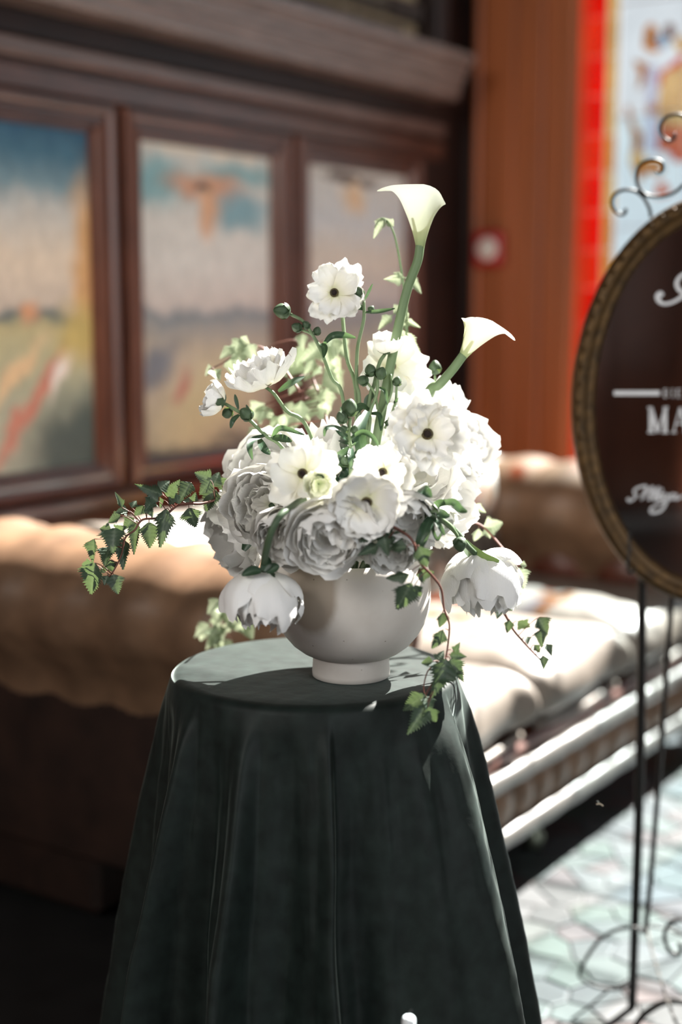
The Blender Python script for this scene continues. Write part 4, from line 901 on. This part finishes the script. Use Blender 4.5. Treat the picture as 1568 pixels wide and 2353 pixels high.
stem([at(800, 1130, D0), MOUTH], .003, .003, t, STEMD)

# ================================================================== candle
cb = at(940, 2337, 1.5); ca = thing('taper_candle', 'white candle with a curled black wick in front of the green cloth', 'candle', (cb.x, cb.y, .22))
part('wax', *lathe([(0, .22), (.0072, .22), (.0072, cb.z-.004), (.0066, cb.z-.001), (.005, cb.z+.0008), (.0025, cb.z+.0005), (0, cb.z)], 24, (cb.x, cb.y, 0)), WAX, ca)
part('wick', *tube([V((cb.x, cb.y, cb.z-.002)), V((cb.x, cb.y, cb.z+.003))+RIGHT*(-.0008), V((cb.x, cb.y, cb.z+.0065))+RIGHT*.0012, V((cb.x, cb.y, cb.z+.008))+RIGHT*.003], .0006, 6), IRON, ca)
hd = thing('candlestick', 'slim dark candlestick carrying the white candle', 'candlestick', (cb.x, cb.y, 0))
part('base', *lathe([(0, 0), (.05, 0), (.05, .006), (.02, .014), (.008, .03)], 32, (cb.x, cb.y, .0005)), IRON, hd)
part('column', *lathe([(.008, .03), (.006, .10), (.009, .17), (.006, .19), (.011, .20), (.011, .235), (.0078, .235), (.0078, .219), (0, .219)], 24, (cb.x, cb.y, 0)), IRON, hd)

# ================================================================== oval mirror sign on an iron stand
MD = 2.3; MC = at(1639, 925, MD); mn = -(MC-CAM); mn.z = 0; mn = (mn.normalized()*.4+TOCAM*.6).normalized()
MR = mn.cross(ZUP)*-1; 
if MR.dot(RIGHT) < 0: MR = -MR
MU = ZUP
def mp_(u, v, off=0.0):                                # point on the mirror plane
    d = FWD + RIGHT*((u-784)/FPX) + UP*((1176.5-v)/FPX); o = MC+mn*off; return CAM+d*((o-CAM).dot(mn)/d.dot(mn))
ms = thing('oval_mirror', 'dark oval mirror in a carved gilt frame with white welcome lettering', 'mirror', MC)
def mxy(x, z, off=0): return MC+MR*x+MU*z+mn*off
MA_, MB_ = .226, .332
n = 96; prof = [(1.0, -.012), (1.0, .004), (.985, .014), (.955, .018), (.92, .013), (.905, .007), (.885, .009), (.87, .006), (.855, .0)]
vs = []
for f_, h in prof:
    w = (1-f_)*.27
    for k in range(n):
        a = 2*pi*k/n; rp_ = .0022*cos(a*44)*(1 if .93 < f_ < .99 else 0)
        vs.append(mxy((MA_-w)*cos(a), (MB_-w)*sin(a), h+rp_))
part('frame', vs, grid_faces(len(prof), n, True), BRASS, ms)
bead = mesh('carving', *lathe([(0, .004), (.004, .003), (.0075, 0)], 8), BRASS)
for k in range(72):
    a = 2*pi*k/72; w = .0085
    link('carving', bead, ms, Matrix.Translation(mxy((MA_-w)*cos(a), (MB_-w)*sin(a), .0165)-MC) @ basis(mn, 0, MR*-sin(a)*MA_+MU*cos(a)*MB_).to_4x4() @ Matrix.Diagonal((.75, .55, 1, 1)))
MIR = flat('dark_mirror', (0.62, 0.56, 0.52), 0.06, metal=1.0, var=.03)
part('glass', [mxy(0, 0, .001)]+[mxy((MA_-.036)*cos(2*pi*k/n), (MB_-.036)*sin(2*pi*k/n), .001) for k in range(n)], [(0, k+1, (k+1) % n+1) for k in range(n)], MIR, ms, False)
part('backboard', [mxy((MA_-.004)*cos(2*pi*k/n), (MB_-.004)*sin(2*pi*k/n), -.013) for k in range(n)], [tuple(range(n))], WOODD, ms, False)
INK = flat('white_paint', (0.62, 0.62, 0.64), 0.6, var=.04)
def strokes(name, lines, w):
    geo = []
    for ln in lines:
        pts = [mp_(p[0], p[1], .0028) for p in ln]; ws = [(p[2] if len(p) > 2 else w)*MD/FPX*.5 for p in ln]
        p = crom(pts, 6); m_ = len(p); vs = []
        for i, q in enumerate(p):
            t_ = (p[min(i+1, m_-1)]-p[max(i-1, 0)]).normalized(); sd = t_.cross(mn).normalized(); f = i/(m_-1)*(len(ws)-1); j = min(int(f), len(ws)-2); w_ = ws[j]+(ws[j+1]-ws[j])*(f-j)
            vs += [q+sd*w_, q+sd*w_+mn*.0006, q-sd*w_+mn*.0006, q-sd*w_]
        geo.append((vs, grid_faces(m_, 4, True)+[(0, 1, 2, 3), (m_*4-1, m_*4-2, m_*4-3, m_*4-4)]))
    o = part(name, *join(*geo), INK, ms, False); return o
S = 168/682.0
def z3(*rows): return [(1400+r_[0]*S, 620+r_[1]*S)+tuple(r_[2:]) for r_ in rows]
strokes('swash_letter', [z3((500, 245, 9), (478, 225, 13), (455, 250, 12), (470, 295, 9), (520, 318, 7), (600, 300, 7), (690, 245, 8), (780, 180, 7)), z3((700, 215, 8), (655, 185, 9), (632, 130, 9), (660, 70, 8), (720, 30, 6), (780, 40, 5))], 8)
strokes('rule', [z3((45, 1150, 11), (250, 1150, 11), (475, 1150, 11))], 11)
def serif(name, x, y, w, h, letter):
    """upright serif capital; x, y top-left in zoomed units"""
    a, b, c, d = x, x+w, y, y+h; th = w*.055*S*2.3
    L = {'M': [((a+.14*w, c), (a+.14*w, d)), ((b-.14*w, c), (b-.14*w, d)), ((a+.14*w, c), (a+.5*w, d)), ((b-.14*w, c), (a+.5*w, d)), ((a-.02*w, c), (a+.24*w, c)), ((b-.24*w, c), (b+.02*w, c)), ((a-.02*w, d), (a+.32*w, d)), ((b-.32*w, d), (b+.02*w, d))],
         'A': [((a+.5*w, c), (a+.1*w, d)), ((a+.5*w, c), (b-.1*w, d)), ((a+.25*w, c+.65*h), (b-.25*w, c+.65*h)), ((a-.04*w, d), (a+.28*w, d)), ((b-.28*w, d), (b+.04*w, d))],
         'B': [((a+.2*w, c), (a+.2*w, d)), ((a, c), (a+.7*w, c)), ((a+.7*w, c), (b, c+.25*h)), ((b, c+.25*h), (a+.7*w, c+.48*h)), ((a+.2*w, c+.48*h), (a+.7*w, c+.48*h)), ((a+.7*w, c+.48*h), (b, c+.75*h)), ((b, c+.75*h), (a+.7*w, d)), ((a, d), (a+.7*w, d))],
         'I': [((a+.5*w, c), (a+.5*w, d)), ((a, c), (b, c)), ((a, d), (b, d))],
         'E': [((a+.2*w, c), (a+.2*w, d)), ((a, c), (b, c)), ((a+.2*w, c+.48*h), (a+.8*w, c+.48*h)), ((a, d), (b, d))]}[letter]
    thick = {'M': (0, 1, 2), 'A': (1,), 'B': (0,), 'I': (0,), 'E': (0,)}[letter]
    strokes(name, [z3((*p, th*(1.5 if i in thick else .65)), (*q, th*(1.5 if i in thick else .65))) for i, (p, q) in enumerate(L)], th)
serif('letter_m', 365, 1285, 185, 232, 'M'); serif('letter_a', 588, 1285, 150, 232, 'A')
serif('letter_b', 508, 1112, 52, 78, 'B'); serif('letter_i', 580, 1112, 34, 78, 'I'); serif('letter_e', 632, 1112, 52, 78, 'E')
strokes('script_lettering', [z3((180, 2130, 9), (190, 2155, 7), (230, 2140, 4), (270, 2090, 4)), z3((245, 2110, 4), (235, 2060, 5), (290, 2025, 5), (350, 2020, 5), (330, 2090, 8), (300, 2150, 4)),
    z3((300, 2150, 3), (360, 2070, 4), (410, 2020, 4), (395, 2090, 9), (370, 2150, 8)), z3((370, 2150, 3), (420, 2080, 4), (465, 2025, 4), (440, 2100, 9), (425, 2145, 7), (450, 2150, 4)),
    z3((455, 2130, 4), (490, 2105, 5), (480, 2085, 5), (455, 2110, 7), (460, 2145, 5), (500, 2140, 4)), z3((480, 2065, 5), (505, 2040, 4)),
    z3((545, 2095, 4), (515, 2095, 6), (505, 2135, 7), (535, 2135, 4), (560, 2095, 5), (530, 2180, 7), (480, 2250, 6), (400, 2265, 7), (395, 2225, 5), (460, 2190, 4), (560, 2140, 4)),
    z3((620, 2095, 4), (585, 2095, 6), (572, 2135, 7), (605, 2135, 4), (635, 2095, 5), (622, 2140, 6), (660, 2130, 4), (700, 2100, 4))], 5)

st = thing('iron_stand', 'black wrought-iron stand with scrolls carrying the oval mirror', 'stand', (at(1452, 2353, MD).x, at(1452, 2353, MD).y, 0))
def iron(name, pts, w, off=0.0, sm=6, d=None):
    q = [(mp_(p[0], p[1], off) if d is None else at(p[0], p[1], d)) for p in pts]
    if pts[0][0] < 1600 and name in ('scroll', 'base_scroll'):
        m_ = [p-MR*(2*(p-MC).dot(MR)) for p in q]; part(name, *tube(m_, w*MD/FPX*.5, 10, w*MD/FPX*.5, sm=sm), IRON, st)
    return part(name, *tube(q, w*MD/FPX*.5, 10, w*MD/FPX*.5, sm=sm), IRON, st)
ft = mp_(1452, 2353, -.03); top = mp_(1466, 1330, -.03)
part('post', *tube([V((ft.x, ft.y, .003)), V((ft.x, ft.y, .5)), V((top.x, top.y, top.z+.25))], .0078, 12, .0078, sm=3), IRON, st)
f2, t2 = [p-MR*(2*(p-MC).dot(MR)) for p in (ft, top)]
part('post', *tube([V((f2.x, f2.y, .003)), V((f2.x, f2.y, .5)), V((t2.x, t2.y, t2.z+.25))], .0078, 12, .0078, sm=3), IRON, st)
part('rear_post', *tube([at(1551, 1300, 2.42), at(1540, 1430, 2.43), at(1510, 1850, 2.46), at(1486, 2118, 2.48), at(1476, 2134, 2.46), at(1456, 2134, 2.36)], .0048, 10, .0048, sm=6), IRON, st)
part('hook', *tube([at(1446, 1215, MD-.025), at(1447, 1260, MD-.03), at(1443, 1300, MD-.032), at(1448, 1316, MD-.03), at(1460, 1308, MD-.02)], .0026, 8, .0026), IRON, st)
T = 208/1568.0
def zt(*rows): return [(1360+a*T, 240+b*T) for a, b in rows]
iron('scroll', zt((590, 1800), (590, 1860), (550, 1905), (490, 1905), (410, 1840), (360, 1740), (365, 1630), (430, 1540), (540, 1485), (650, 1480), (770, 1510), (880, 1590), (960, 1710), (1010, 1830), (1030, 1960)), 8, -.004)
iron('scroll', zt((1110, 1150), (1160, 1190), (1220, 1160), (1245, 1090), (1220, 1010), (1130, 965), (1020, 960), (900, 1000), (810, 1090), (775, 1220), (790, 1370), (860, 1490), (960, 1570), (1090, 1600), (1230, 1600), (1380, 1555), (1500, 1480), (1600, 1380)), 8, -.004)
iron('scroll', zt((1425, 500), (1445, 560), (1400, 620), (1330, 630), (1250, 570), (1195, 480), (1190, 380), (1230, 290), (1320, 210), (1440, 175), (1560, 185), (1650, 240)), 8, -.004)
B5 = 488/1568.0
def zb(*rows): return [(1080+a*B5, 1740+b*B5) for a, b in rows]
iron('base_scroll', zb((1180, 1255), (1080, 1275), (960, 1350), (870, 1470), (815, 1580), (815, 1620), (870, 1665), (960, 1700), (1060, 1712), (1180, 1690)), 9, -.01)
iron('base_scroll', zb((1540, 1370), (1562, 1400), (1545, 1450), (1490, 1440), (1450, 1380), (1440, 1300), (1480, 1230), (1560, 1200), (1660, 1220)), 10, .05)
iron('base_scroll', zb((1215, 2010), (1260, 1930), (1340, 1860), (1440, 1810), (1560, 1800), (1680, 1830)), 16, .06)
iron('stay_bar', zb((1030, 1715), (880, 1840), (690, 1985)), 6, .02)
iron('stretcher', zb((1280, 1245), (1380, 1255), (1480, 1275), (1600, 1330)), 6, -.08)
# small chain hanging at the foot of the stand
ch = thing('chain', 'thin metal chain hanging slack at the foot of the iron stand', 'chain', at(1490, 2140, 2.5))
CH = flat('dull_steel', (0.045, 0.040, 0.034), .5, metal=.5)
cp = crom([at(1487, 2130, 2.50), at(1500, 2190, 2.44), at(1525, 2270, 2.36), at(1556, 2353, 2.28), at(1585, 2400, 2.26)], 8)
lk_ = mesh('chain_link', *tube([V((.0022*cos(2*pi*k/10), .0042*sin(2*pi*k/10), 0)) for k in range(10)], .0008, 5, sm=0, closed=True), CH)
for i in range(len(cp)-1):
    y = (cp[i+1]-cp[i]); m_ = int(y.length/.0065)+1
    for j in range(m_):
        p = cp[i].lerp(cp[i+1], j/m_); yy = y.normalized(); x = yy.cross(TOCAM if (i+j) % 2 else ZUP.cross(yy)+TOCAM*.2).normalized()
        link('chain_link', lk_, ch, frame_at(p-ch.location, Matrix((x, yy, x.cross(yy))).transposed()))

# tiny insect in the air over the sofa's shadow
ip = at(1380, 1847, 1.9); ins = thing('insect', 'tiny pale winged insect in the air in front of the dark gap under the sofa', 'insect', ip)
part('body', *tube([at(1371, 1848, 1.9), at(1379, 1847, 1.9), at(1387, 1852, 1.9)], .0011, 8, .0011), flat('pale_insect', (0.45, 0.38, 0.28), .6), ins)
part('wing', *join((([at(1376, 1846, 1.9), at(1371, 1839, 1.898), at(1376, 1840, 1.9), at(1379, 1846, 1.9)]), [(0, 1, 2, 3)])), flat('pale_wing', (0.3, 0.32, 0.28), .6), ins, False)
